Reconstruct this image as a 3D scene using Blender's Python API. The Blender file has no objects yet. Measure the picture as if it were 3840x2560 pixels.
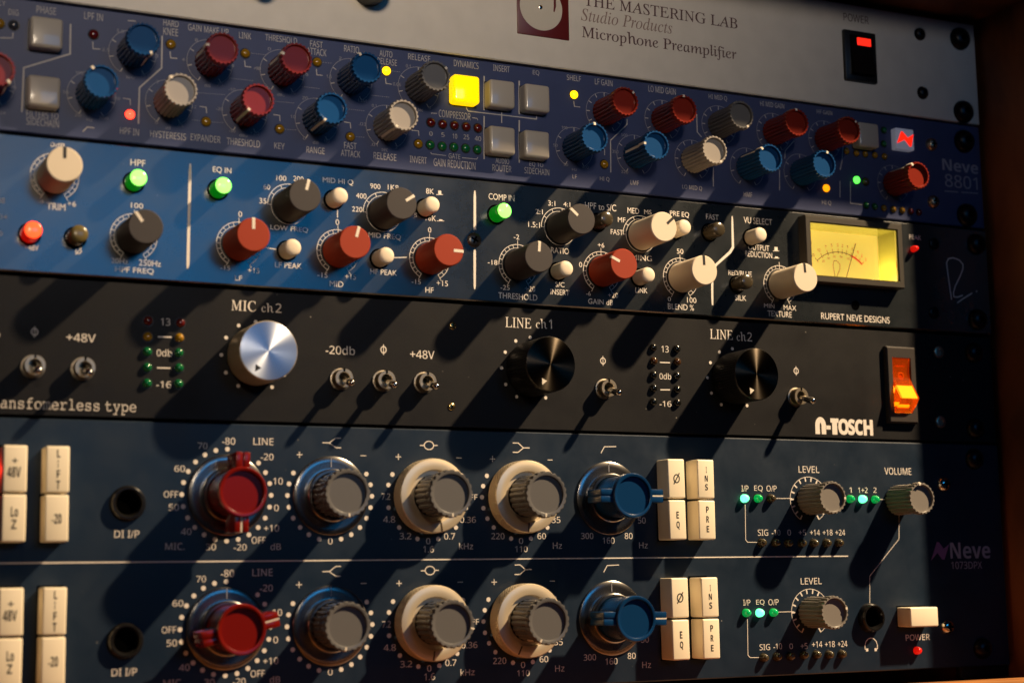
import bpy, bmesh, math, random
from mathutils import Matrix, Vector

sc = bpy.context.scene
col = sc.collection
R = math.radians
MM = 0.001

# ------------------------------------------------------------------ camera
cam = bpy.data.cameras.new('camera')
cam.sensor_width = 36.0
cam.lens = 57.77
cam.clip_start = 0.01
cam.clip_end = 30.0
cam.dof.use_dof = True
cam.dof.focus_distance = 0.600
cam.dof.aperture_fstop = 10.5
cam_ob = bpy.data.objects.new('camera', cam)
col.objects.link(cam_ob)
cam_ob.matrix_world = Matrix((
    (0.90215633, -0.04852798, -0.42867118, -226.127 * MM),
    (-0.43113258, -0.13699707, -0.89182762, -516.899 * MM),
    (-0.0154481, 0.98938205, -0.14451476, 36.326 * MM),
    (0, 0, 0, 1)))
sc.camera = cam_ob

# ------------------------------------------------------------------ light
world = bpy.data.worlds.new('World')
sc.world = world
world.use_nodes = True
bg = world.node_tree.nodes['Background']
bg.inputs[0].default_value = (0.42, 0.42, 0.75, 1)
bg.inputs[1].default_value = 0.008


def lamp(name, kind, loc, color, energy, target=None, **kw):
    l = bpy.data.lights.new(name, kind)
    l.color = color
    l.energy = energy
    for k, v in kw.items():
        setattr(l, k, v)
    o = bpy.data.objects.new(name, l)
    col.objects.link(o)
    o.location = Vector(loc) * MM
    if target:
        d = (Vector(target) - Vector(loc)).normalized()
        o.rotation_euler = d.to_track_quat('-Z', 'Y').to_euler()
    return o


# the warm lamp up to the right that throws the long knob shadows
lamp('desk_lamp', 'SPOT', (895, -585, 1121), (1.0, 0.73, 0.44), 245, target=(140, 0, 60), shadow_soft_size=0.024,
     spot_size=R(42), spot_blend=1.0)
# the bluish window behind the camera that shows in the glossy paint
lamp('window_light', 'AREA', (265, -1600, 490), (0.02, 0.40, 1.0), 1.25, target=(-60, 0, 150),
     shape='RECTANGLE', size=0.52, size_y=0.32)
# a warm fill spot added to brighten the upper units from the front left
lamp('added_fill', 'SPOT', (-270, -1200, 460), (1.0, 0.81, 0.60), 43, target=(-50, 0, 335),
     spot_size=R(23), spot_blend=1.0, shadow_soft_size=0.12)

sc.view_settings.view_transform = 'Standard'
sc.view_settings.look = 'None'
sc.view_settings.exposure = 0.0
sc.view_settings.gamma = 1.0
sc.view_settings.use_curve_mapping = False
sc.render.engine = 'CYCLES'
try:
    sc.cycles.use_denoising = True
    sc.cycles.max_bounces = 8
    sc.cycles.sample_clamp_indirect = 4.0
except Exception:
    pass

# ------------------------------------------------------------------ materials
def srgb(r, g, b):
    f = lambda c: c / 12.92 if c <= 0.04045 else ((c + 0.055) / 1.055) ** 2.4
    return (f(r / 255), f(g / 255), f(b / 255), 1)


def mat(name, rgb, rough=0.5, metal=0.0, spec=0.5, coat=0.0, coat_rough=0.1, emit=None, power=0.0,
        trans=0.0, ior=1.45, coat_ior=1.5, bump=0.0, bscale=4000, mottle=0.0, mscale=60, rvar=0.0, dust=0.0):
    m = bpy.data.materials.new(name)
    m.use_nodes = True
    nt = m.node_tree
    b = nt.nodes['Principled BSDF']
    c = srgb(*rgb)
    b.inputs['Base Color'].default_value = c
    b.inputs['Roughness'].default_value = rough
    b.inputs['Metallic'].default_value = metal
    b.inputs['Specular IOR Level'].default_value = spec
    b.inputs['Coat Weight'].default_value = coat
    b.inputs['Coat Roughness'].default_value = coat_rough
    b.inputs['Coat IOR'].default_value = coat_ior
    b.inputs['Transmission Weight'].default_value = trans
    b.inputs['IOR'].default_value = ior
    if emit:
        b.inputs['Emission Color'].default_value = srgb(*emit)
        b.inputs['Emission Strength'].default_value = power
    need = bump or mottle or rvar or dust
    if need:
        tc = nt.nodes.new('ShaderNodeTexCoord')
    if bump:
        n = nt.nodes.new('ShaderNodeTexNoise')
        n.inputs['Scale'].default_value = bscale
        n.inputs['Detail'].default_value = 2
        nt.links.new(tc.outputs['Object'], n.inputs['Vector'])
        bp = nt.nodes.new('ShaderNodeBump')
        bp.inputs['Strength'].default_value = bump
        bp.inputs['Distance'].default_value = 0.0001
        nt.links.new(n.outputs['Fac'], bp.inputs['Height'])
        nt.links.new(bp.outputs['Normal'], b.inputs['Normal'])
    if mottle:
        n = nt.nodes.new('ShaderNodeTexNoise')
        n.inputs['Scale'].default_value = mscale
        n.inputs['Detail'].default_value = 6
        nt.links.new(tc.outputs['Object'], n.inputs['Vector'])
        r = nt.nodes.new('ShaderNodeValToRGB')
        r.color_ramp.elements[0].position = 0.3
        r.color_ramp.elements[1].position = 0.7
        r.color_ramp.elements[0].color = tuple(x * (1 - mottle) for x in c[:3]) + (1,)
        r.color_ramp.elements[1].color = tuple(min(1, x * (1 + mottle)) for x in c[:3]) + (1,)
        nt.links.new(n.outputs['Fac'], r.inputs['Fac'])
        nt.links.new(r.outputs['Color'], b.inputs['Base Color'])
    if dust:
        n = nt.nodes.new('ShaderNodeTexVoronoi')
        n.inputs['Scale'].default_value = 150
        n.inputs['Randomness'].default_value = 1.0
        nt.links.new(tc.outputs['Object'], n.inputs['Vector'])
        n2 = nt.nodes.new('ShaderNodeTexNoise')
        n2.inputs['Scale'].default_value = 30
        n2.inputs['Detail'].default_value = 5
        nt.links.new(tc.outputs['Object'], n2.inputs['Vector'])
        mr = nt.nodes.new('ShaderNodeMapRange')
        mr.inputs['From Min'].default_value = 0.05
        mr.inputs['From Max'].default_value = 0.025
        nt.links.new(n.outputs['Distance'], mr.inputs['Value'])
        ms = nt.nodes.new('ShaderNodeMapRange')
        ms.inputs['From Min'].default_value = 0.5
        ms.inputs['From Max'].default_value = 0.7
        nt.links.new(n2.outputs['Fac'], ms.inputs['Value'])
        mu = nt.nodes.new('ShaderNodeMath')
        mu.operation = 'MULTIPLY'
        nt.links.new(mr.outputs[0], mu.inputs[0])
        nt.links.new(ms.outputs[0], mu.inputs[1])
        m2 = nt.nodes.new('ShaderNodeMath')
        m2.operation = 'MULTIPLY'
        m2.inputs[1].default_value = dust
        nt.links.new(mu.outputs[0], m2.inputs[0])
        mx_ = nt.nodes.new('ShaderNodeMix')
        mx_.data_type = 'RGBA'
        nt.links.new(m2.outputs[0], mx_.inputs['Factor'])
        src = b.inputs['Base Color'].links
        if src:
            nt.links.new(src[0].from_socket, mx_.inputs[6])
        else:
            mx_.inputs[6].default_value = c
        mx_.inputs[7].default_value = (.45, .42, .38, 1)
        nt.links.new(mx_.outputs[2], b.inputs['Base Color'])
    if rvar:
        n = nt.nodes.new('ShaderNodeTexNoise')
        n.inputs['Scale'].default_value = 45
        n.inputs['Detail'].default_value = 8
        n.inputs['Roughness'].default_value = 0.7
        nt.links.new(tc.outputs['Object'], n.inputs['Vector'])
        mr = nt.nodes.new('ShaderNodeMapRange')
        mr.inputs['From Min'].default_value = 0.3
        mr.inputs['From Max'].default_value = 0.7
        mr.inputs['To Min'].default_value = max(0.02, rough - rvar)
        mr.inputs['To Max'].default_value = rough + rvar
        nt.links.new(n.outputs['Fac'], mr.inputs['Value'])
        nt.links.new(mr.outputs['Result'], b.inputs['Roughness'])
    return m


def spun(name, rgb, rough, amt=0.5, aniso=0.95):
    """turned metal: fine circular grooves round the local Y axis"""
    m = mat(name, rgb, rough, 1.0)
    nt = m.node_tree
    b = nt.nodes['Principled BSDF']
    b.inputs['Anisotropic'].default_value = aniso
    b.inputs['Anisotropic Rotation'].default_value = 0.25
    tg = nt.nodes.new('ShaderNodeTangent')
    tg.direction_type = 'RADIAL'
    tg.axis = 'Y'
    nt.links.new(tg.outputs[0], b.inputs['Tangent'])
    tc = nt.nodes.new('ShaderNodeTexCoord')
    sp = nt.nodes.new('ShaderNodeSeparateXYZ')
    nt.links.new(tc.outputs['Object'], sp.inputs[0])
    cb = nt.nodes.new('ShaderNodeCombineXYZ')
    nt.links.new(sp.outputs['X'], cb.inputs['X'])
    nt.links.new(sp.outputs['Z'], cb.inputs['Y'])
    ln = nt.nodes.new('ShaderNodeVectorMath')
    ln.operation = 'LENGTH'
    nt.links.new(cb.outputs[0], ln.inputs[0])
    n = nt.nodes.new('ShaderNodeTexNoise')
    n.noise_dimensions = '1D'
    n.inputs['Scale'].default_value = 6000
    n.inputs['Detail'].default_value = 1
    nt.links.new(ln.outputs['Value'], n.inputs['W'])
    bp = nt.nodes.new('ShaderNodeBump')
    bp.inputs['Strength'].default_value = amt
    bp.inputs['Distance'].default_value = 0.00002
    nt.links.new(n.outputs['Fac'], bp.inputs['Height'])
    nt.links.new(bp.outputs['Normal'], b.inputs['Normal'])
    return m


def wood(name, dark, light, rough=0.5, sx=(6, 6, 60)):
    m = mat(name, dark, rough, bump=0.15, bscale=900)
    nt = m.node_tree
    b = nt.nodes['Principled BSDF']
    tc = nt.nodes.new('ShaderNodeTexCoord')
    mp = nt.nodes.new('ShaderNodeMapping')
    mp.inputs['Scale'].default_value = sx
    nt.links.new(tc.outputs['Object'], mp.inputs['Vector'])
    n = nt.nodes.new('ShaderNodeTexNoise')
    n.inputs['Scale'].default_value = 4
    n.inputs['Detail'].default_value = 8
    n.inputs['Distortion'].default_value = 1.2
    nt.links.new(mp.outputs[0], n.inputs['Vector'])
    r = nt.nodes.new('ShaderNodeValToRGB')
    r.color_ramp.elements[0].position = 0.35
    r.color_ramp.elements[1].position = 0.68
    r.color_ramp.elements[0].color = srgb(*dark)
    r.color_ramp.elements[1].color = srgb(*light)
    nt.links.new(n.outputs['Fac'], r.inputs['Fac'])
    nt.links.new(r.outputs['Color'], b.inputs['Base Color'])
    return m


M = {
    'silver_panel': mat('brushed silver panel', (212, 206, 196), 0.45, 0.1, bump=0.10, bscale=2500, mottle=0.04, mscale=120),
    'navy_panel': mat('navy satin paint', (55, 64, 102), 0.42, 0, 0.5, bump=0.12, bscale=3000, mottle=0.08, mscale=90),
    'blue_panel': mat('blue black satin paint', (20, 26, 30), 0.30, 0, 0.7, coat=1.0, coat_rough=0.2, coat_ior=1.68, bump=0.08, bscale=3500, mottle=0.10, mscale=90, rvar=0.07, dust=.5),
    'black_panel': mat('black grained paint', (17, 17, 20), 0.52, 0, 0.24, bump=0.4, bscale=3000, mottle=0.3, mscale=1800, rvar=.08, dust=.7),
    'teal_panel': mat('dark blue paint', (19, 34, 51), 0.40, 0, 0.5, bump=0.12, bscale=3500, mottle=0.10, mscale=90, rvar=.08, dust=.6),
    'print': mat('cream print', (222, 214, 206), 0.6),
    'print_soft': mat('soft grey print', (184, 180, 178), 0.6),
    'print_dim': mat('grey print', (150, 150, 160), 0.6),
    'print_warm': mat('warm grey print', (134, 112, 102), 0.5),
    'print_black': mat('black print', (22, 20, 20), 0.6),
    'print_maroon': mat('maroon print', (82, 52, 50), 0.5),
    'print_purple': mat('purple print', (120, 84, 130), 0.5),
    'maroon': mat('maroon enamel', (92, 22, 20), 0.4, 0, 0.6),
    'cream_disc': mat('cream enamel', (196, 190, 178), 0.3),
    'red': mat('red plastic', (120, 34, 20), 0.25, 0, 0.5, bump=0.05),
    'red_matte': mat('red soft plastic', (148, 46, 14), 0.62, 0, 0.35, bump=0.12),
    'red_dark': mat('deep red gloss plastic', (112, 18, 9), 0.22, 0, 0.5, bump=0.03),
    'blue': mat('blue plastic', (14, 64, 114), 0.24, 0, 0.5, bump=0.05),
    'blue_dark': mat('dark blue gloss plastic', (12, 52, 94), 0.22, 0, 0.5, bump=0.03),
    'grey': mat('grey plastic', (98, 97, 98), 0.27, 0, 0.5, bump=0.05),
    'grey_light': mat('light grey plastic', (150, 144, 138), 0.26, 0, 0.5, bump=0.05),
    'grey_mid': mat('mid grey plastic', (126, 121, 116), 0.28, 0, 0.5, bump=0.05),
    'charcoal': mat('charcoal soft plastic', (58, 54, 55), 0.6, 0, 0.35, bump=0.12),
    'cream_knob': mat('cream soft plastic', (222, 208, 186), 0.55, 0, 0.4, bump=0.10),
    'cream_button': mat('cream button plastic', (242, 230, 204), 0.4, 0, 0.5, bump=0.03),
    'white_button': mat('white translucent button', (172, 166, 158), 0.34, 0, 0.5, coat=0.6, coat_rough=0.08),
    'olive_button': mat('olive smoked button', (104, 92, 54), 0.26, 0, 0.5, coat=0.3),
    'smoke_button': mat('smoked button', (62, 55, 42), 0.24, 0, 0.5, coat=0.4),
    'pointer_white': mat('white pointer paint', (225, 215, 200), 0.5),
    'pointer_black': mat('black pointer paint', (18, 18, 20), 0.5),
    'black': mat('black plastic', (18, 18, 19), 0.4),
    'jack_black': mat('moulded black nut', (22, 21, 21), 0.2),
    'black_gloss': mat('glossy black plastic', (16, 16, 17), 0.2),
    'hole': mat('painted hole shade', (3, 3, 3), 0.9, spec=0.0),  # near-black painted in place of the shade inside holes and recesses
    'screw_black': mat('black oxide steel', (30, 30, 32), 0.32, 0.7, bump=0.1),
    'screw_dark': mat('dark plated steel', (84, 80, 76), 0.3, 0.8, bump=0.1),
    'chrome': mat('chrome', (205, 200, 192), 0.12, 1.0),
    'nickel': mat('nickel', (176, 164, 144), 0.40, 1.0, bump=0.05),
    'brass': mat('yellow zinc', (196, 172, 118), 0.25, 1.0, bump=0.05),
    'alu': mat('satin aluminium', (228, 212, 184), 0.36, 0.55, bump=0.05),
    'disc': spun('turned steel disc', (150, 148, 146), 0.24, 0.08, 0.35),
    'spun_alu': spun('turned aluminium', (204, 214, 230), 0.42, 0.2, 0.8),
    'spun_black': spun('turned black anodised', (46, 41, 35), 0.34, 0.3, 0.97),
    'steel_black': mat('black rail steel', (14, 14, 15), 0.5, 0.3),
    'wood': wood('dark walnut', (78, 45, 24), (150, 92, 52), 0.45, (8, 8, 2.2)),
    'wood_tan': wood('tan oak', (128, 80, 40), (180, 122, 66), 0.45, (3, 40, 40)),
    'backing': mat('black backing', (8, 8, 9), 0.8, spec=0.1),
    'meter_glass': mat('meter window', (255, 250, 220), 0.03, trans=1.0, ior=1.3),
    'meter_plate': mat('lit meter card', (252, 236, 186), 0.7, emit=(255, 222, 92), power=0.26),
    'meter_wall': mat('meter yellow wall', (66, 62, 24), 0.25, emit=(255, 224, 60), power=0.01),
    'meter_bezel': mat('meter bezel', (60, 56, 50), 0.4),
    'rocker_bezel': mat('rocker bezel', (58, 54, 52), 0.35),
    'amber': mat('amber lit plastic', (255, 116, 16), 0.06, emit=(255, 92, 8), power=0.10, trans=0.9, ior=1.4),
    'amber_hot': mat('amber lamp face', (255, 190, 90), 0.15, emit=(255, 205, 90), power=3.2),
    'amber_deep': mat('amber mould rim', (190, 66, 6), 0.12, emit=(255, 70, 4), power=0.12),
    'amber_bulb': mat('amber neon bulb', (255, 150, 50), 0.3, emit=(255, 130, 30), power=5.0),
    'ink': mat('meter ink', (60, 40, 10), 0.7),
    'ink_red': mat('meter red ink', (210, 30, 20), 0.7, emit=(230, 30, 10), power=0.25),
}


def led_mat(name, rgb, emit=None, power=0):
    return mat(name, rgb, 0.12, 0, 0.6, coat=0.3, coat_rough=0.05, emit=emit, power=power)


L = {
    'red_off': led_mat('red lens', (84, 14, 12)),
    'yellow_off': led_mat('yellow lens', (140, 104, 12)),
    'green_off': led_mat('green lens', (10, 92, 48)),
    'grey_off': led_mat('clear grey lens', (50, 54, 62)),
    'brown_off': led_mat('smoked lens', (66, 58, 40)),
    'black_off': led_mat('black lens', (20, 21, 20)),
    'amber_off': led_mat('amber lens', (60, 38, 20)),
    'red_on': led_mat('lit red lens', (255, 40, 30), (255, 52, 34), 6),
    'red_mid': led_mat('dimly lit red lens', (220, 30, 20), (255, 24, 12), 0.5),
    'yellow_on': led_mat('lit yellow lens', (255, 220, 40), (255, 196, 10), 2.4),
    'yellow_button': led_mat('lit yellow button', (255, 226, 20), (255, 208, 0), 1.2),
    'orange_on': led_mat('lit orange lens', (255, 160, 20), (255, 150, 8), 1.6),
    'green_on': led_mat('lit green lens', (120, 255, 120), (90, 255, 80), 2.0),
    'green_button': led_mat('lit green button', (60, 220, 80), (150, 255, 100), 2.3),
    'green_ring': led_mat('green button side', (10, 120, 30), (10, 200, 30), 0.22),
    'red_button': led_mat('lit red button', (255, 60, 40), (255, 76, 36), 2.6),
    'red_ring': led_mat('red button side', (160, 12, 10), (255, 20, 8), 0.35),
    'teal_on': led_mat('lit teal lens', (120, 255, 190), (90, 255, 165), 2.6),
    'teal_mid': led_mat('half lit teal lens', (10, 150, 80), (0, 220, 100), 0.28),
    'neon': led_mat('lit neon lens', (255, 60, 40), (255, 40, 24), 1.3),
    'logo_red': led_mat('lit red emblem', (255, 40, 20), (255, 34, 14), 1.3),
    'logo_white': led_mat('white emblem lens', (190, 190, 205), (200, 205, 230), 0.12),
}

# ------------------------------------------------------------------ mesh tools
# local axes: x right, z up, h out of the panel (towards -y); numbers in millimetres

class MB:
    def __init__(s):
        s.v, s.f, s.mi, s.mats = [], [], [], []

    def slot(s, m):
        if m not in s.mats:
            s.mats.append(m)
        return s.mats.index(m)

    def add(s, vs, fs, m):
        o = len(s.v)
        s.v += vs
        k = s.slot(m)
        for f in fs:
            s.f.append([i + o for i in f])
            s.mi.append(k)

    def lathe(s, prof, m, seg=48, n=0, cx=0.0, cz=0.0, mode='lobe', ph=0.0, mats=None):
        """prof: (radius, h[, flute depth]) from the back to the front"""
        vs, fs, fm = [], [], []
        rings = []
        for p in prof:
            r, h = p[0], p[1]
            a = p[2] if len(p) > 2 else 0
            if r <= 1e-6:
                rings.append([len(vs)])
                vs.append((cx, -h, cz))
                continue
            ring = []
            for i in range(seg):
                t = 2 * math.pi * i / seg
                rr = r
                if a:
                    if mode == 'lobe':
                        rr = r - a * (1 - abs(math.sin(n * t / 2)))
                    elif mode == 'groove':
                        rr = r - a * max(0.0, math.cos(n * t)) ** 2
                    else:
                        rr = r - a * (0.5 - 0.5 * math.cos(n * t + ph * h)) * (0.5 + 0.5 * math.cos(n * t - ph * h))
                ring.append(len(vs))
                vs.append((cx + rr * math.sin(t), -h, cz + rr * math.cos(t)))
            rings.append(ring)
        for j, (a, b) in enumerate(zip(rings, rings[1:])):
            mm = mats[j] if mats else m
            for i in range(seg):
                k = (i + 1) % seg
                if len(a) == 1 and len(b) == 1:
                    continue
                if len(a) == 1:
                    fs.append([a[0], b[k], b[i]])
                elif len(b) == 1:
                    fs.append([a[i], a[k], b[0]])
                else:
                    fs.append([a[i], a[k], b[k], b[i]])
                fm.append(mm)
        if mats:
            o = len(s.v)
            s.v += vs
            for f, mm in zip(fs, fm):
                s.f.append([i + o for i in f])
                s.mi.append(s.slot(mm))
        else:
            s.add(vs, fs, m)

    def prism(s, pts, h0, h1, m, cap_back=True):
        """outline in x,z (any order) pushed from h0 to h1"""
        n = len(pts)
        vs = [(x, -h0, z) for x, z in pts] + [(x, -h1, z) for x, z in pts]
        fs = [[i, (i + 1) % n, n + (i + 1) % n, n + i] for i in range(n)] + [list(range(n, 2 * n))]
        if cap_back:
            fs.append(list(range(n - 1, -1, -1)))
        s.add(vs, fs, m)

    def side_prism(s, prof, x0, x1, m, mats=None):
        """outline in (h, z) pushed along x"""
        n = len(prof)
        vs = [(x0, -h, z) for h, z in prof] + [(x1, -h, z) for h, z in prof]
        o = len(s.v)
        s.v += vs
        for i in range(n):
            j = (i + 1) % n
            s.f.append([o + i, o + j, o + n + j, o + n + i])
            s.mi.append(s.slot(mats[i] if mats else m))
        s.f.append([o + i for i in range(n)])
        s.mi.append(s.slot(m))
        s.f.append([o + 2 * n - 1 - i for i in range(n)])
        s.mi.append(s.slot(m))

    def box(s, x0, x1, z0, z1, h0, h1, m):
        s.prism([(x0, z0), (x1, z0), (x1, z1), (x0, z1)], h0, h1, m)

    def rbox(s, x0, x1, z0, z1, h0, h1, m, bev=0.6, segs=3, dome=0.0):
        bm = bmesh.new()
        bmesh.ops.create_cube(bm, size=1)
        for v in bm.verts:
            v.co = ((x0 + x1) / 2 + v.co.x * (x1 - x0), -((h0 + h1) / 2 + v.co.y * (h1 - h0)),
                    (z0 + z1) / 2 + v.co.z * (z1 - z0))
        bmesh.ops.recalc_face_normals(bm, faces=bm.faces)
        es = [e for e in bm.edges if not all(abs(v.co.y + h0) < 1e-6 for v in e.verts)]
        bmesh.ops.bevel(bm, geom=es, offset=bev, segments=segs, affect='EDGES', profile=0.5)
        if dome:
            front = [f for f in bm.faces if all(abs(v.co.y + h1) < 1e-5 for v in f.verts)]
            r = bmesh.ops.inset_region(bm, faces=front, thickness=min(x1 - x0, z1 - z0) * 0.22, depth=0)
            front = [f for f in bm.faces if all(abs(v.co.y + h1) < 1e-5 for v in f.verts) and len(f.verts) >= 4]
            big = max(front, key=lambda f: f.calc_area())
            for v in big.verts:
                v.co.y -= dome
        bm.verts.index_update()
        s.add([tuple(v.co) for v in bm.verts], [[v.index for v in f.verts] for f in bm.faces], m)
        bm.free()

    def tube(s, pts, r, m, seg=12):
        """pts: (x, h, z); r a number or a list"""
        P = [Vector((x, -h, z)) for x, h, z in pts]
        vs, fs = [], []
        for i, p in enumerate(P):
            d = (P[min(i + 1, len(P) - 1)] - P[max(i - 1, 0)]).normalized()
            a = d.orthogonal().normalized()
            b = d.cross(a)
            rr = r[i] if isinstance(r, (list, tuple)) else r
            for k in range(seg):
                t = 2 * math.pi * k / seg
                vs.append(tuple(p + rr * (math.cos(t) * a + math.sin(t) * b)))
        # keep the rings aligned
        for i in range(len(P) - 1):
            off = min(range(seg), key=lambda q: sum((Vector(vs[i * seg + k]) - Vector(vs[(i + 1) * seg + (k + q) % seg])).length for k in range(0, seg, 3)))
            for k in range(seg):
                k2 = (k + 1) % seg
                fs.append([i * seg + k, i * seg + k2, (i + 1) * seg + (k2 + off) % seg, (i + 1) * seg + (k + off) % seg])
            if off:
                ring = [vs[(i + 1) * seg + (k + off) % seg] for k in range(seg)]
                vs[(i + 1) * seg:(i + 2) * seg] = ring
                for f in fs[-seg:]:
                    pass
                fs[-seg:] = [[i * seg + k, i * seg + (k + 1) % seg, (i + 1) * seg + (k + 1) % seg, (i + 1) * seg + k] for k in range(seg)]
        fs.append(list(range(seg)))
        fs.append([len(vs) - 1 - k for k in range(seg)])
        s.add(vs, fs, m)

    def mesh(s, name, smooth=35, recalc=True):
        me = bpy.data.meshes.new(name)
        me.from_pydata([(x * MM, y * MM, z * MM) for x, y, z in s.v], [], s.f)
        for m in s.mats:
            me.materials.append(m)
        me.polygons.foreach_set('material_index', s.mi)
        if recalc:
            bm = bmesh.new()
            bm.from_mesh(me)
            bmesh.ops.recalc_face_normals(bm, faces=bm.faces)
            bm.to_mesh(me)
            bm.free()
        if smooth:
            me.polygons.foreach_set('use_smooth', [True] * len(me.polygons))
            me.set_sharp_from_angle(angle=R(smooth))
        me.update()
        return me


WORLD = {}                                           # object name -> its place in millimetres


def put(name, me, parent=None, at=(0, 0), y=0.0, rot=0.0, label=None):
    """link one mesh (or an Empty) at (x, z) on a panel; rot turns it clockwise seen from the front"""
    o = bpy.data.objects.new(name, me)
    col.objects.link(o)
    w = Vector((at[0], y, at[1]))
    WORLD[o.name] = w
    if parent:
        o.parent = parent
        w = w - WORLD[parent.name]
    o.location = w * MM
    o.rotation_euler = (0, R(rot), 0)
    if label:
        o['label'] = label
    return o


def sub(name, me, parent, label=None):
    """a piece that sits in its parent's own axes"""
    o = bpy.data.objects.new(name, me)
    col.objects.link(o)
    o.parent = parent
    WORLD[o.name] = WORLD[parent.name]
    if label:
        o['label'] = label
    return o


CACHE = {}


def cached(key, fn):
    if key not in CACHE:
        CACHE[key] = fn()
    return CACHE[key]


# ------------------------------------------------------------------ lettering
txt_ob = bpy.data.objects.new('type_setter', bpy.data.curves.new('type_setter', 'FONT'))
col.objects.link(txt_ob)
STYLE = {'gill': None, 'sans': (0x1D5A0, 0x1D5BA, 0x1D7E2), 'bold': (0x1D5D4, 0x1D5EE, 0x1D7EC),
         'serif': (0x1D400, 0x1D41A, 0x1D7CE), 'ital': (0x1D434, 0x1D44E, None), 'roman': (0x1D434, 0x1D44E, None), 'mono': (0x1D670, 0x1D68A, 0x1D7F6)}


def glyphs(s, style):
    st = STYLE[style]
    if not st:
        return s
    o = ''
    for ch in s:
        if 'A' <= ch <= 'Z':
            o += chr(st[0] + ord(ch) - 65)
        elif 'a' <= ch <= 'z':
            o += '\u210e' if (ch == 'h' and st[1] == 0x1D44E) else chr(st[1] + ord(ch) - 97)
        elif ch.isdigit() and st[2]:
            o += chr(st[2] + int(ch))
        else:
            o += ch
    return o


def set_text(s, style, space=1.0, offset=0.0):
    def make():
        c = txt_ob.data
        c.body = glyphs(s, style)
        c.space_character = space
        c.offset = offset
        c.resolution_u = 4
        bpy.context.view_layer.update()
        dg = bpy.context.evaluated_depsgraph_get()
        me = bpy.data.meshes.new_from_object(txt_ob.evaluated_get(dg))
        lean = 0.24 if style == 'roman' else 0.0
        vs = [(v.co.x - lean * v.co.y, v.co.y) for v in me.vertices]
        fs = [list(p.vertices) for p in me.polygons]
        bpy.data.meshes.remove(me)
        x0 = min(v[0] for v in vs); x1 = max(v[0] for v in vs)
        y0 = min(v[1] for v in vs); y1 = max(v[1] for v in vs)
        return [((x - x0) / (x1 - x0), (y - y0) / (y1 - y0)) for x, y in vs], fs
    return cached(('text', s, style, space, offset), make)


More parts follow.
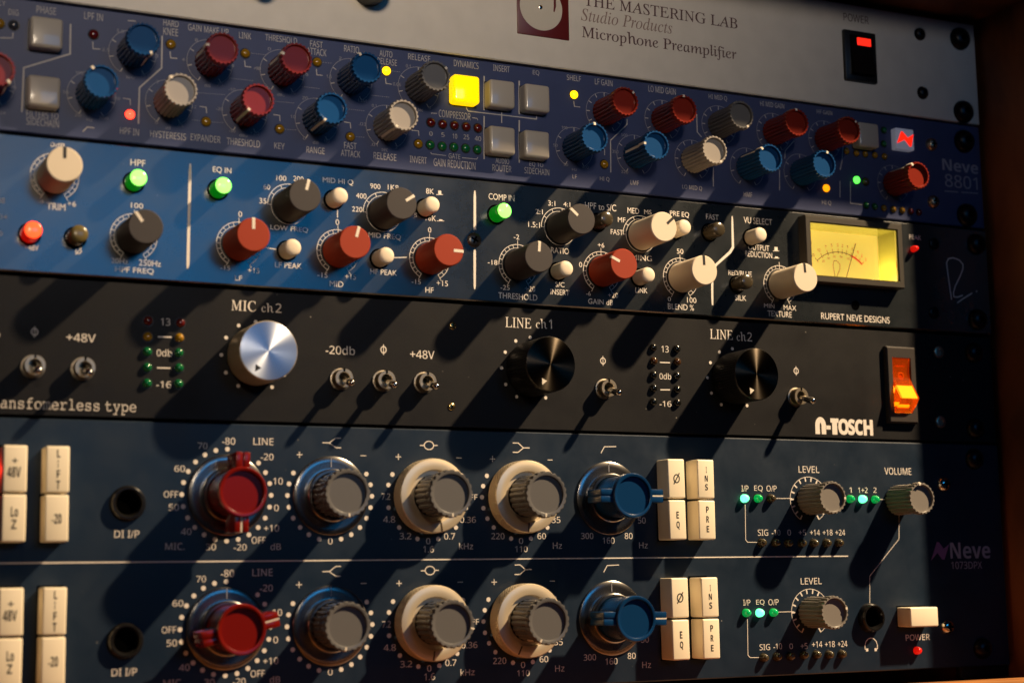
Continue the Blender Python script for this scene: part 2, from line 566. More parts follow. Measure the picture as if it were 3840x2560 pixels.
class Print(MB):
    """ink on a panel: every stroke lies a hair above the one before"""

    def __init__(s, m=None, base=0.045):
        super().__init__()
        s.m = m or M['print']
        s.k = 0
        s.base = base

    def h(s):
        s.k += 1
        return s.base + 0.0015 * (s.k % 40)

    def text(s, t, b, style='gill', m=None, space=1.0, offset=0.0):
        vs, fs = set_text(t, style, space, offset)
        x0, z0, x1, z1 = b
        h = s.h()
        s.add([(x0 + u * (x1 - x0), -h, z0 + v * (z1 - z0)) for u, v in vs], fs, m or s.m)

    def line(s, pts, w=0.3, m=None):
        """one mitred ribbon"""
        P = [Vector(p) for p in pts]
        L_, R_ = [], []
        for i, p in enumerate(P):
            d0 = (p - P[i - 1]).normalized() if i else (P[1] - p).normalized()
            d1 = (P[i + 1] - p).normalized() if i < len(P) - 1 else d0
            t = (d0 + d1)
            t = t.normalized() if t.length > 1e-6 else d0
            nrm = Vector((-t.y, t.x))
            k = 1 / max(0.4, abs(nrm.dot(Vector((-d0.y, d0.x)))))
            ww = w[i] if isinstance(w, (list, tuple)) else w
            L_.append(p + nrm * ww / 2 * k)
            R_.append(p - nrm * ww / 2 * k)
        h = s.h()
        n = len(P)
        vs = [(q.x, -h, q.y) for q in L_] + [(q.x, -h, q.y) for q in R_]
        s.add(vs, [[i, i + 1, n + i + 1, n + i] for i in range(n - 1)], m or s.m)

    def arc(s, c, r, a0, a1, w=0.25, m=None):
        n = max(4, int(abs(a1 - a0) / 5))
        s.line([(c[0] + r * math.sin(R(a0 + (a1 - a0) * i / n)), c[1] + r * math.cos(R(a0 + (a1 - a0) * i / n))) for i in range(n + 1)], w, m)

    def tick(s, c, a, r0, r1, w=0.25, m=None):
        sa, ca = math.sin(R(a)), math.cos(R(a))
        s.line([(c[0] + r0 * sa, c[1] + r0 * ca), (c[0] + r1 * sa, c[1] + r1 * ca)], w, m)

    def dot(s, c, r, m=None, n=20):
        h = s.h()
        s.add([(c[0] + r * math.sin(2 * math.pi * i / n), -h, c[1] + r * math.cos(2 * math.pi * i / n)) for i in range(n)], [list(range(n))], m or s.m)

    def poly(s, pts, m=None):
        h = s.h()
        s.add([(x, -h, z) for x, z in pts], [list(range(len(pts)))], m or s.m)

    def plus(s, c, r=0.75, w=0.25):
        s.line([(c[0] - r, c[1]), (c[0] + r, c[1])], w)
        s.line([(c[0], c[1] - r), (c[0], c[1] + r)], w)

    def minus(s, c, r=0.75, w=0.25):
        s.line([(c[0] - r, c[1]), (c[0] + r, c[1])], w)

    def phi(s, b, w=0.28, slash=False):
        x0, z0, x1, z1 = b
        cx, cz = (x0 + x1) / 2, (z0 + z1) / 2
        rx = (x1 - x0) / 2
        rz = (z1 - z0) * (0.36 if slash else 0.30)
        n = 20
        s.line([(cx + rx * math.sin(2 * math.pi * i / n), cz + rz * math.cos(2 * math.pi * i / n)) for i in range(n + 1)], w)
        if slash:
            s.line([(x0 - 0.1, z0), (x1 + 0.1, z1)], w)
        else:
            s.line([(cx, z0), (cx, z1)], w * 0.8)

    def build(s, parent, y):
        o = put('lettering', s.mesh('lettering', smooth=0, recalc=False), None)
        # ink is drawn in world millimetres on the panel face
        o.parent = parent
        WORLD[o.name] = Vector((0, 0, 0))
        o.location = (Vector((0, y, 0)) - WORLD[parent.name]) * MM
        # face the ink to the front
        me = o.data
        bm = bmesh.new()
        bm.from_mesh(me)
        bm.normal_update()
        for f in bm.faces:
            if f.normal.y > 0:
                f.normal_flip()
        bm.to_mesh(me)
        bm.free()
        return o


def plate(mb, x0, x1, z0, z1, th, m, bev=0.35, holes=(), edge=None):
    """front plate with eased edges, h 0 is the face; holes are (x0, x1, z0, z1), side by side"""
    xs = [x0 + bev]
    for hx in sorted(holes):
        mb_face(mb, xs[-1], hx[0], z0 + bev, z1 - bev, m)
        mb_face(mb, hx[0], hx[1], z0 + bev, hx[2], m)
        mb_face(mb, hx[0], hx[1], hx[3], z1 - bev, m)
        for (a, b) in (((hx[0], hx[2]), (hx[0], hx[3])), ((hx[0], hx[3]), (hx[1], hx[3])),
                       ((hx[1], hx[3]), (hx[1], hx[2])), ((hx[1], hx[2]), (hx[0], hx[2]))):
            mb.add([(a[0], 0, a[1]), (b[0], 0, b[1]), (b[0], th, b[1]), (a[0], th, a[1])], [[0, 1, 2, 3]], m)
        xs.append(hx[1])
    mb_face(mb, xs[-1], x1 - bev, z0 + bev, z1 - bev, m)
    f = [(x0 + bev, z0 + bev), (x1 - bev, z0 + bev), (x1 - bev, z1 - bev), (x0 + bev, z1 - bev)]
    o = [(x0, z0), (x1, z0), (x1, z1), (x0, z1)]
    for i in range(4):
        j = (i + 1) % 4
        mb.add([(f[i][0], 0, f[i][1]), (f[j][0], 0, f[j][1]), (o[j][0], bev, o[j][1]), (o[i][0], bev, o[i][1])], [[0, 3, 2, 1]], edge or m)
        mb.add([(o[i][0], bev, o[i][1]), (o[j][0], bev, o[j][1]), (o[j][0], th, o[j][1]), (o[i][0], th, o[i][1])], [[0, 3, 2, 1]], edge or m)


def mb_face(mb, x0, x1, z0, z1, m):
    mb.add([(x0, 0, z0), (x1, 0, z0), (x1, 0, z1), (x0, 0, z1)], [[0, 1, 2, 3]], m)


# ------------------------------------------------------------------ small parts
def ribbed_mesh(c, r=5.55, h=16.0, n=22, body=4.95):
    b = MB()
    b.lathe([(body + .35, 0.5, .5), (body + .1, h - 4.5, .55), (r, h - 3.2, .6), (r, h - .5, .6), (r - .2, h, .55),
             (r - .85, h, 0), (r - 1.0, h - .12, 0), (r - 1.1, h - 1.15, 0), (0, h - 1.15)], c, 176, n)
    return b.mesh('ribbed_knob', 28)


def ribbed_pointer(r=5.55, h=16.0, body=4.95, w=.42):
    b = MB()
    # a painted bar along the side and over the rim
    b.side_prism([(2.0, body - .1), (h - 4.4, body - .05), (h - 3.1, r - .1), (h - .5, r - .1), (h - .05, r - .35), (h - .05, r - 1.1),
                  (h + .08, r - 1.1), (h + .08, r - .3), (h - .4, r + .06), (h - 3.2, r + .06), (h - 4.5, body + .12), (2.0, body + .2)], -w, w, M['pointer_white'])
    return b.mesh('pointer', 0)


def ribbed_knob(unit, c, y, at, ang, label, r=5.55, h=16.0, n=22, pointer=True):
    k = put('knob', cached(('rib', c, r, h), lambda: ribbed_mesh(M[c], r, h, n, r - .6)), unit, at, y, ang, label)
    if pointer:
        sub('pointer', cached(('ribp', r, h), lambda: ribbed_pointer(r, h, r - .6)), k)
    return k


def smooth_mesh(c, r=5.55, h=16.8):
    b = MB()
    b.lathe([(r + .05, .6), (r + .05, 1.0), (r, 1.3), (r - .05, h - .4), (r - .35, h - .02), (0, h)], c, 72)
    return b.mesh('smooth_knob', 30)


def smooth_knob(unit, c, y, at, ang, label, r=5.55, h=16.8):
    k = put('knob', cached(('smo', c, r, h), lambda: smooth_mesh(M[c], r, h)), unit, at, y, ang, label)
    p = 'pointer_black' if c == 'cream_knob' else 'pointer_white'

    def pm():
        b = MB()
        b.side_prism([(h - 1.2, r + .04), (h - .3, r + .04), (h + .05, r - .3), (h + .05, r - 3.7), (h - .4, r - 3.7), (h - 1.2, r - .6)], -.5, .5, M[p])
        return b.mesh('pointer', 0)
    sub('pointer', cached(('smop', p, r, h), pm), k)
    return k


def led(unit, kind, y, at, r=1.55, hh=1.0, name='led'):
    def mk():
        b = MB()
        b.lathe([(r, -.3), (r, .25 * hh), (r * .93, .55 * hh + .1), (r * .72, .85 * hh + .15), (r * .4, hh + .2), (0, hh + .3)], L[kind], 24)
        return b.mesh('led', 60)

    def ring():
        b = MB()
        b.lathe([(r + .35, .02), (r + .3, .12), (r + .02, .1), (r, .02)], M['black'], 24)
        return b.mesh('led_rim', 40)
    o = put(name, cached(('led', kind, r, hh), mk), unit, at, y, 0)
    sub('rim', cached(('ledr', r), ring), o)
    return o


def push_button(unit, kind, y, at, r=2.85, h=7.2, label=None):
    """round button on a stem in a black hole; kind white, smoke, green, red"""
    o = put('push_button', cached(('pb', kind, r, h), lambda: pb_mesh(kind, r, h)), unit, at, y, 0, label)

    def rim():
        b = MB()
        b.lathe([(r + .75, .03), (r + .7, .25), (r + .25, .2), (r + .1, .02)], M['hole'], 32)
        return b.mesh('button_rim', 40)
    sub('rim', cached(('pbr', r), rim), o)
    return o


def pb_mesh(kind, r, h):
    b = MB()
    prof = [(r, .05), (r, h - .9), (r * .93, h - .35), (r * .8, h - .08), (r * .45, h + .12), (0, h + .18)]
    if kind in ('green', 'red'):
        a, c = L[kind + '_ring'], L[kind + '_button']
        b.lathe(prof, a, 40, mats=[a, a, c, c, c])
    else:
        b.lathe(prof, M[kind + '_button'] if kind != 'white' else M['cream_knob'], 40)
    return b.mesh('push_button', 50)


def square_button(unit, y, b4, h=4.6, lit=False):
    w, hh = b4[2] - b4[0], b4[3] - b4[1]
    c = ((b4[0] + b4[2]) / 2, (b4[1] + b4[3]) / 2)

    def mk():
        b = MB()
        b.rbox(-5.05, 5.05, -5.05, 5.05, .1, h, L['yellow_button'] if lit else M['white_button'], 1.15, 5, dome=.3)
        return b.mesh('square_button', 50)
    o = put('square_button', cached(('sq', lit, h), mk), unit, c, y, 0, 'lit yellow square button' if lit else None)

    def rim():
        b = MB()
        b.rbox(-5.25, 5.25, -5.25, 5.25, -.2, .1, M['black'], .05, 1)
        return b.mesh('button_rim', 0)
    sub('rim', cached(('sqr',), rim), o)
    return o


def screw(unit, kind, y, at, r, h, name='screw', drive='cross', rot=0, cup=False):
    m = M[kind]

    def mk():
        b = MB()
        if cup:      # socket cap set in a ring
            b.lathe([(r, .0), (r, h * .7), (r * .85, h), (r * .55, h), (r * .52, h * .3), (0, h * .3)], m, 32)
        else:
            b.lathe([(r, 0), (r * .99, h * .25), (r * .86, h * .62), (r * .6, h * .88), (r * .3, h * .98), (0, h)], m, 36)
        return b.mesh('screw', 50)

    def dr():
        b = MB()
        t = h * 1.005
        if drive == 'cross':
            w, l = r * .13, r * .52
            b.prism([(-w, -l), (w, -l), (w, -w), (l, -w), (l, w), (w, w), (w, l), (-w, l), (-w, w), (-l, w), (-l, -w), (-w, -w)], t - .3, t + .01, M['hole'])
        else:
            b.prism([(r * .34 * math.sin(R(60 * i)), r * .34 * math.cos(R(60 * i))) for i in range(6)], t - .4, t + .01, M['hole'])
        return b.mesh('drive', 0)
    o = put(name, cached(('scr', kind, r, h, cup), mk), unit, at, y, rot)
    if drive and not cup:
        sub('drive_recess', cached(('drv', r, h, drive), dr), o)
    return o


def toggle(unit, y, at, tilt=-2.6):
    """bush with a notched collar and a bat lever pointing slightly down"""
    def bush():
        b = MB()
        m = M['nickel']
        b.lathe([(3.7, 0), (3.7, .5), (3.25, .6), (3.2, 1.0), (3.1, 1.2), (3.2, 1.5), (3.1, 1.8), (3.2, 2.1), (3.1, 2.4), (3.2, 2.7), (3.1, 3.0), (3.2, 3.3), (3.2, 3.9), (3.05, 4.1), (2.1, 4.1), (1.95, 3.9), (1.9, 1.0), (0, 1.0)], m, 40)
        b.box(-.35, .35, 2.15, 3.28, 3.3, 4.13, M['hole'])
        return b.mesh('toggle_bush', 40)

    def lever():
        b = MB()
        p = [(0, 1.2, .3), (-.05, 4, -.55), (-.1, 8.5, -1.8), (-.12, 10.4, -2.3), (-.13, 11.3, -2.52), (-.13, 11.9, -2.68), (-.13, 12.1, -2.74)]
        b.tube(p, [1.15, 1.0, 1.2, 1.3, 1.2, .75, .25], M['chrome'], 18)
        return b.mesh('toggle_lever', 60)
    o = put('toggle_switch', cached(('tb',), bush), unit, at, y)
    sub('lever', cached(('tl',), lever), o)
    return o


def jack(unit, y, at, r=5.4, bore=3.6, h=2.0):
    def mk():
        b = MB()
        b.lathe([(r + .2, 0), (r + .2, h * .5), (r - .1, h * .8), (r - .5, h), (r - 1.0, h), (bore + .3, h * .7), (bore, h * .3)], M['jack_black'], 48)
        return b.mesh('jack_socket', 40)

    def hole():
        b = MB()
        b.lathe([(bore, h * .3), (bore - .1, .12), (0, .1)], M['hole'], 40)  # shallow floor, its black colour stands in for the shade of a deep bore
        return b.mesh('jack_bore', 40)
    o = put('jack_socket', cached(('jk', r, bore), mk), unit, at, y)
    sub('bore', cached(('jb', r, bore), hole), o)
    return o


def winged_knob(unit, c, y, at, ang, label, h=18.4):
    def body():
        b = MB()
        m = M[c]
        b.lathe([(7.0, 2.2), (7.2, 3), (7.3, h - 4), (7.85, h - 3), (7.85, h - .5), (7.55, h), (6.9, h), (6.6, h - .15), (6.45, h - 1.05), (0, h - 1.05)], m, 96)
        return b.mesh('winged_knob', 30)

    def wing(sign):
        b = MB()
        x = 2.35
        z0, z1 = 6.9, 12.5
        # two ribs with a slot between
        for s0, s1 in ((-x, -.2), (.2, x)):
            b.rbox(s0, s1, min(sign * z0, sign * z1), max(sign * z0, sign * z1), h - 10.5, h - .9, M[c], .35, 2)
        b.box(-.5, .5, min(sign * z0, sign * (z1 - .3)), max(sign * z0, sign * (z1 - .3)), h - 10.3, h - 1.2, M[c])
        if sign > 0:
            b.box(-.24, .24, 7.4, z1 + .03, h - 7, h - 1.05, M['pointer_white'])
        return b.mesh('wing', 35)
    k = put('knob', cached(('wk', c), body), unit, at, y, ang, label)
    sub('wing', cached(('wg', c, 1), lambda: wing(1)), k)
    sub('wing', cached(('wg', c, -1), lambda: wing(-1)), k)
    return k


def disc(unit, y, at):
    """turned steel plate with a raised collar under a knob"""
    def mk():
        b = MB()
        b.lathe([(13.0, .05), (13.0, .7), (12.7, .9), (11.0, 1.05), (9.2, .85), (8.75, .9), (8.7, 3.0), (8.3, 3.3), (7.5, 3.3), (7.3, 2.0)], M['disc'], 96)
        b.box(-.12, .12, 9.3, 12.6, .7, 1.08, M['print_dim'])
        return b.mesh('dial_disc', 30)
    return put('dial_disc', cached(('disc',), mk), unit, at, y)


def skirt(unit, y, at, ang):
    def mk():
        b = MB()
        prof = [(12.2, .4), (12.55, .7)]
        prof += [(12.6, .9 + i * .32, .75) for i in range(16)]
        prof += [(12.5, 6.2), (12.2, 6.6), (11.2, 6.8), (9.2, 7.0), (8.7, 6.8), (8.5, 5.5), (7.2, 5.5)]
        b.lathe(prof, M['alu'], 480, 64, mode='dia', ph=math.pi / .85)
        return b.mesh('outer_ring', 40)

    def line():
        b = MB()
        b.side_prism([(6.2, 9.0), (7.06, 9.1), (6.87, 11.2), (6.66, 12.25), (6.0, 12.25)], -.25, .25, M['ink'])
        return b.mesh('pointer', 0)
    o = put('outer_ring', cached(('sk',), mk), unit, at, y, ang)
    sub('pointer', cached(('skp',), line), o)
    return o


def grey_knob(unit, y, at, ang, h, label='grey ribbed knob'):
    def mk():
        b = MB()
        r = 7.9
        b.lathe([(7.2, h - 14.5, .5), (7.25, h - 4.2, .5), (r, h - 2.8, .5), (r, h - .6, .5), (r - .3, h, .45), (r - 1.3, h, 0), (r - 1.55, h - .12, 0),
                 (r - 1.65, h - .9, 0), (0, h - .9)], M['grey'], 176, 22)
        return b.mesh('ribbed_knob', 28)

    def pt():
        b = MB()
        b.side_prism([(h - 10, 7.0), (h - 4.3, 7.05), (h - 2.9, 7.7), (h - .6, 7.7), (h - .1, 7.5), (h - .1, 6.5), (h + .08, 6.5), (h + .08, 7.6), (h - .5, 7.98), (h - 2.8, 7.98), (h - 4.2, 7.35), (h - 10, 7.3)], -.3, .3, M['pointer_white'])
        return b.mesh('pointer', 0)
    k = put('knob', cached(('gk', h), mk), unit, at, y, ang, label)
    sub('pointer', cached(('gkp', h), pt), k)
    return k


def key_button(unit, y, c, legend, w=7.1, hh=14.1, h=8.0, name='key_button', style='bold'):
    def mk():
        b = MB()
        b.rbox(-w / 2, w / 2, -hh / 2, hh / 2, .1, h, M['cream_button'], .55, 4)
        return b.mesh('key_button', 50)
    rnd = random.Random(int(c[0] * 13 + c[1] * 7))
    o = put(name, cached(('kb', w, hh, h), mk), unit, c, y + rnd.uniform(-.25, .3), rnd.uniform(-.5, .5))

    def rim():
        b = MB()
        b.rbox(-w / 2 - .35, w / 2 + .35, -hh / 2 - .35, hh / 2 + .6, -.2, .1, M['hole'], .05, 1)
        return b.mesh('button_slot', 0)
    sub('slot', cached(('kbr', w, hh), rim), o)
    if legend:
        def lg():
            p = Print(M['print_black'], base=h + .04)
            if legend == 'slash':
                p.phi((-1.15, -2.0, 1.15, 2.0), .42, slash=True)
            else:
                for t, b4 in legend:
                    p.text(t, b4, style)
            me = p.mesh('legend', 0, recalc=False)
            bm = bmesh.new(); bm.from_mesh(me); bm.normal_update()
            for f in bm.faces:
                if f.normal.y > 0:
                    f.normal_flip()
            bm.to_mesh(me); bm.free()
            return me
        sub('legend', cached(('lg', str(legend)), lg), o)
    return o


def unit_root(name, z0, z1, y, label, cat):
    o = bpy.data.objects.new(name, None)
    o.empty_display_size = 0.02
    col.objects.link(o)
    w = Vector((0, y, z0))
    o.location = w * MM
    WORLD[o.name] = w
    o['label'] = label
    o['category'] = cat
    o['group'] = 'rack units in the cabinet'
    return o


def faceplate(unit, y, z0, z1, m, th=3.0, bev=.35, holes=(), edge=None, case=True):
    b = MB()
    plate(b, -241.3, 241.3, z0, z1, th, m, bev, holes, edge)
    me = b.mesh('faceplate', 0, recalc=False)
    o = bpy.data.objects.new('faceplate', me)
    col.objects.link(o)
    o.parent = unit
    WORLD[o.name] = Vector((0, y, 0))
    o.location = (Vector((0, y, 0)) - WORLD[unit.name]) * MM
    if case:
        c = MB()
        c.box(-215, 215, z0 + .8, z1 - .8, -200, -15 if holes else -3.2, M['steel_black'])
        k = bpy.data.objects.new('chassis', c.mesh('chassis', 0))
        col.objects.link(k)
        k.parent = unit
        WORLD[k.name] = Vector((0, y, 0))
        k.location = (Vector((0, y, 0)) - WORLD[unit.name]) * MM
    return o


# ================================================================== the cabinet
cab = unit_root('rack_cabinet', -6, 275, 0, 'dark brown wooden rack cabinet that holds the whole stack of studio units', 'cabinet')
del cab['group']


def cab_part(name, bx, m, label=None):
    b = MB()
    for (x0, x1, y0, y1, z0, z1) in bx:
        b.rbox(x0, x1, z0, z1, -y1, -y0, m, .8, 2)
    o = bpy.data.objects.new(name, b.mesh(name, 40))
    col.objects.link(o)
    o.parent = cab
    WORLD[o.name] = Vector((0, 0, 0))
    o.location = -WORLD[cab.name] * MM
    if label:
        o['label'] = label
    return o


cab_part('side_panel', [(244.2, 262, -36.5, 260, -24, 268.3)], M['wood'])
cab_part('side_panel', [(-262, -244.2, 2, 260, -24, 268.3)], M['wood'])
cab_part('top_panel', [(-268, 268, -55, 260, 268.5, 286)], M['wood'])
cab_part('bottom_panel', [(-244, 244, -37, 260, -24, -12)], M['wood'])
cab_part('front_lip', [(-262, 262, -46, -37.2, -24, -1.7)], M['wood_tan'], 'tan wooden front edge of the cabinet')
cab_part('back_panel', [(-244, 244, 240, 250, -5, 268)], M['backing'])
cab_part('rack_rail', [(219, 243.8, 4.2, 7, -4.5, 268)], M['steel_black'])
cab_part('rack_rail', [(-243.8, -219, 4.2, 7, -4.5, 268)], M['steel_black'])

# ================================================================== unit at the top: silver microphone preamplifier
YA = 0.0
ua = unit_root('microphone_preamplifier', 222.25, 266, YA, 'silver rack unit at the top with maroon badge and a black rocker lit red', 'preamplifier')
fa = faceplate(ua, YA, 222.4, 265.8, M['silver_panel'], bev=.4)
pa = Print(M['print_maroon'])
pa.text('THE MASTERING LAB', (54.31, 247.91, 121.97, 252.30), 'roman', offset=.004)
pa.text('Studio Products', (52.79, 241.92, 92.27, 246.87), 'ital', m=M['print_warm'])
pa.text('Microphone Preamplifier', (53.05, 234.23, 121.00, 240.16), 'roman', offset=.004)
pa.text('POWER', (173.29, 258.52, 185.85, 261.80), 'sans')
pa.build(fa, YA)
# maroon badge with a record disc and its tone arm
BX = (36.96, 243.99)
b = MB()
b.rbox(-10.6, 10.6, -10.6, 10.6, 0, .5, M['maroon'], .25, 2)
badge = put('badge', b.mesh('badge', 40), ua, BX, YA)
b = MB()
b.lathe([(8.7, .3), (8.7, .56), (0, .57)], M['cream_disc'], 64, cx=-.9, cz=.4)
sub('record_disc', b.mesh('record_disc', 40), badge)
b = MB()
b.lathe([(.8, .5), (.75, .8), (.4, .95), (0, 1.0)], M['chrome'], 20, cx=-1.2, cz=.4)
sub('pin', b.mesh('pin', 40), badge)
b = MB()
b.prism([(4.2, 12), (5.1, 12), (5.2, 1.6), (4.5, -.6), (4.1, -.4), (4.3, 1.6)], .5, .75, M['maroon'])
sub('tone_arm', b.mesh('tone_arm', 0), badge)
# rocker switch with a neon window
SW = (172.11, 233.37, 187.89, 254.46)
b = MB()
w, hh = SW[2] - SW[0], SW[3] - SW[1]
cx, cz = (SW[0] + SW[2]) / 2, (SW[1] + SW[3]) / 2
b.rbox(-w / 2, w / 2, -hh / 2, hh / 2, 0, 1.6, M['black'], .5, 2)
rk = put('rocker_switch', b.mesh('rocker_switch', 40), ua, (cx, cz), YA)
b = MB()
b.side_prism([(1.4, -hh * .38), (1.4, hh * .40), (2.2, hh * .40), (2.6, 0), (4.4, -hh * .38)], -w * .33, w * .33, M['black_gloss'])
sub('rocker', b.mesh('rocker', 0), rk)
b = MB()
NE = (177.80, 248.13, 184.54, 251.30)
b.rbox(NE[0] - cx, NE[2] - cx, NE[1] - cz, NE[3] - cz, 1.5, 2.55, L['neon'], .15, 2)
sub('neon_window', b.mesh('neon_window', 40), rk)
# black knobs that reach in from above
for at, kr in (((-31.33, 241.68), 6.3), ((-70.60, 236.96), 4.2)):
    def bk(kr=kr):
        b = MB()
        b.lathe([(kr, .4), (kr, 10), (kr - .4, 10.6), (0, 10.7)], M['black'], 48)
        return b.mesh('black_knob', 30)
    put('knob', bk(), ua, at, YA, 0, 'black knob')
for at in ((211.79, 257.82), (211.64, 232.70)):
    screw(ua, 'screw_black', YA, at, 2.75, 1.8, drive='hex')
RS = [(232.74, 258.50), (232.44, 226.88)]
for at in RS:
    screw(ua, 'screw_black', YA, at, 4.9, 3.4, 'rack_screw', 'hex')
    screw(ua, 'screw_black', YA, (-at[0], at[1]), 4.9, 3.4, 'rack_screw', 'hex')

# ================================================================== navy channel strip, crowded with ribbed knobs
YB = 0.6
ub = unit_root('channel_strip', 177.8, 221.6, YB, 'navy rack unit crowded with small red, blue and grey ribbed knobs', 'channel strip')
fb = faceplate(ub, YB, 178.2, 221.6, M['navy_panel'])
pb = Print(M['print_soft'])
for t, bx in (
        ('SELECT', (-160.26, 218.55, -153.06, 219.92)), ('DIG', (-152.11, 215.83, -148.99, 217.81)), ('PHASE', (-143.53, 217.72, -137.44, 220.09)), ('FILTERS TO', (-145.77, 183.35, -135.90, 185.57)),
        ('SIDECHAIN', (-145.71, 180.79, -135.67, 183.18)), ('LPF IN', (-128.57, 217.70, -122.58, 220.10)), ('HPF IN', (-116.38, 180.90, -110.29, 183.09)),
        ('HARD', (-102.91, 218.99, -97.82, 221.09)), ('KNEE', (-102.86, 215.92, -97.97, 218.36)), ('GAIN MAKE-UP', (-94.65, 218.50, -80.93, 220.73)), ('LINK', (-77.29, 218.09, -73.10, 220.27)),
        ('HYSTERESIS', (-106.59, 180.90, -94.85, 183.18)), ('EXPANDER', (-93.26, 181.16, -83.26, 183.46)), ('THRESHOLD', (-81.13, 181.01, -69.80, 183.41)),
        ('THRESHOLD', (-68.18, 218.59, -56.98, 220.75)), ('FAST', (-52.32, 218.39, -47.75, 220.61)), ('ATTACK', (-53.53, 215.58, -46.40, 217.99)), ('RATIO', (-40.01, 218.21, -34.52, 220.54)),
        ('AUTO', (-26.97, 218.20, -22.17, 220.46)), ('RELEASE', (-27.69, 215.39, -20.49, 217.65)), ('RELEASE', (-16.20, 218.43, -7.77, 220.63)), ('KEY', (-64.79, 181.30, -61.23, 183.38)),
        ('RANGE', (-53.52, 181.01, -47.06, 183.26)), ('FAST', (-40.04, 183.86, -35.51, 186.14)), ('ATTACK', (-41.19, 181.07, -34.19, 183.35)), ('RELEASE', (-29.29, 181.23, -20.89, 183.65)),
        ('INVERT', (-15.81, 181.32, -9.39, 183.69)), ('GAIN REDUCTION', (-6.82, 180.94, 9.26, 183.70)), ('GATE', (-1.07, 184.23, 3.43, 186.04)),
        ('COMPRESSOR', (-4.70, 198.87, 7.59, 201.49)), ('0', (-8.36, 191.62, -7.15, 193.26)), ('5', (-3.77, 191.69, -2.60, 193.25)), ('10', (0.54, 191.55, 2.29, 193.33)),
        ('25', (4.75, 191.72, 6.96, 193.47)), ('40', (9.12, 191.65, 11.60, 193.44)), ('DYNAMICS', (1.32, 218.11, 10.96, 220.55)), ('INSERT', (16.77, 218.35, 23.35, 220.69)),
        ('AUDIO', (17.15, 184.28, 22.54, 186.24)), ('ROUTER', (15.90, 181.34, 23.40, 183.72)), ('EQ', (32.70, 218.57, 35.34, 220.63)), ('EQ TO', (30.66, 184.22, 36.26, 186.16)),
        ('SIDECHAIN', (28.66, 181.63, 38.65, 183.94)), ('SHELF', (46.66, 218.53, 52.57, 220.61)), ('LF GAIN', (58.40, 218.28, 65.83, 220.61)), ('LO MID GAIN', (81.32, 218.18, 93.30, 220.63)),
        ('HI MID Q', (108.05, 218.15, 116.33, 220.42)), ('LF', (48.14, 181.55, 50.02, 183.04)), ('HI Q', (59.54, 181.55, 63.50, 183.35)), ('LMF', (72.48, 181.51, 76.03, 183.16)),
        ('LO MID Q', (94.88, 181.60, 103.64, 183.59)), ('HMF', (122.43, 181.40, 126.34, 183.20)), ('HI MID GAIN', (131.65, 218.38, 142.89, 220.36)), ('HF GAIN', (158.54, 218.32, 166.02, 219.96)),
        ('HI Q', (159.10, 181.13, 163.49, 183.16))):
    pb.text(t, bx, 'sans')
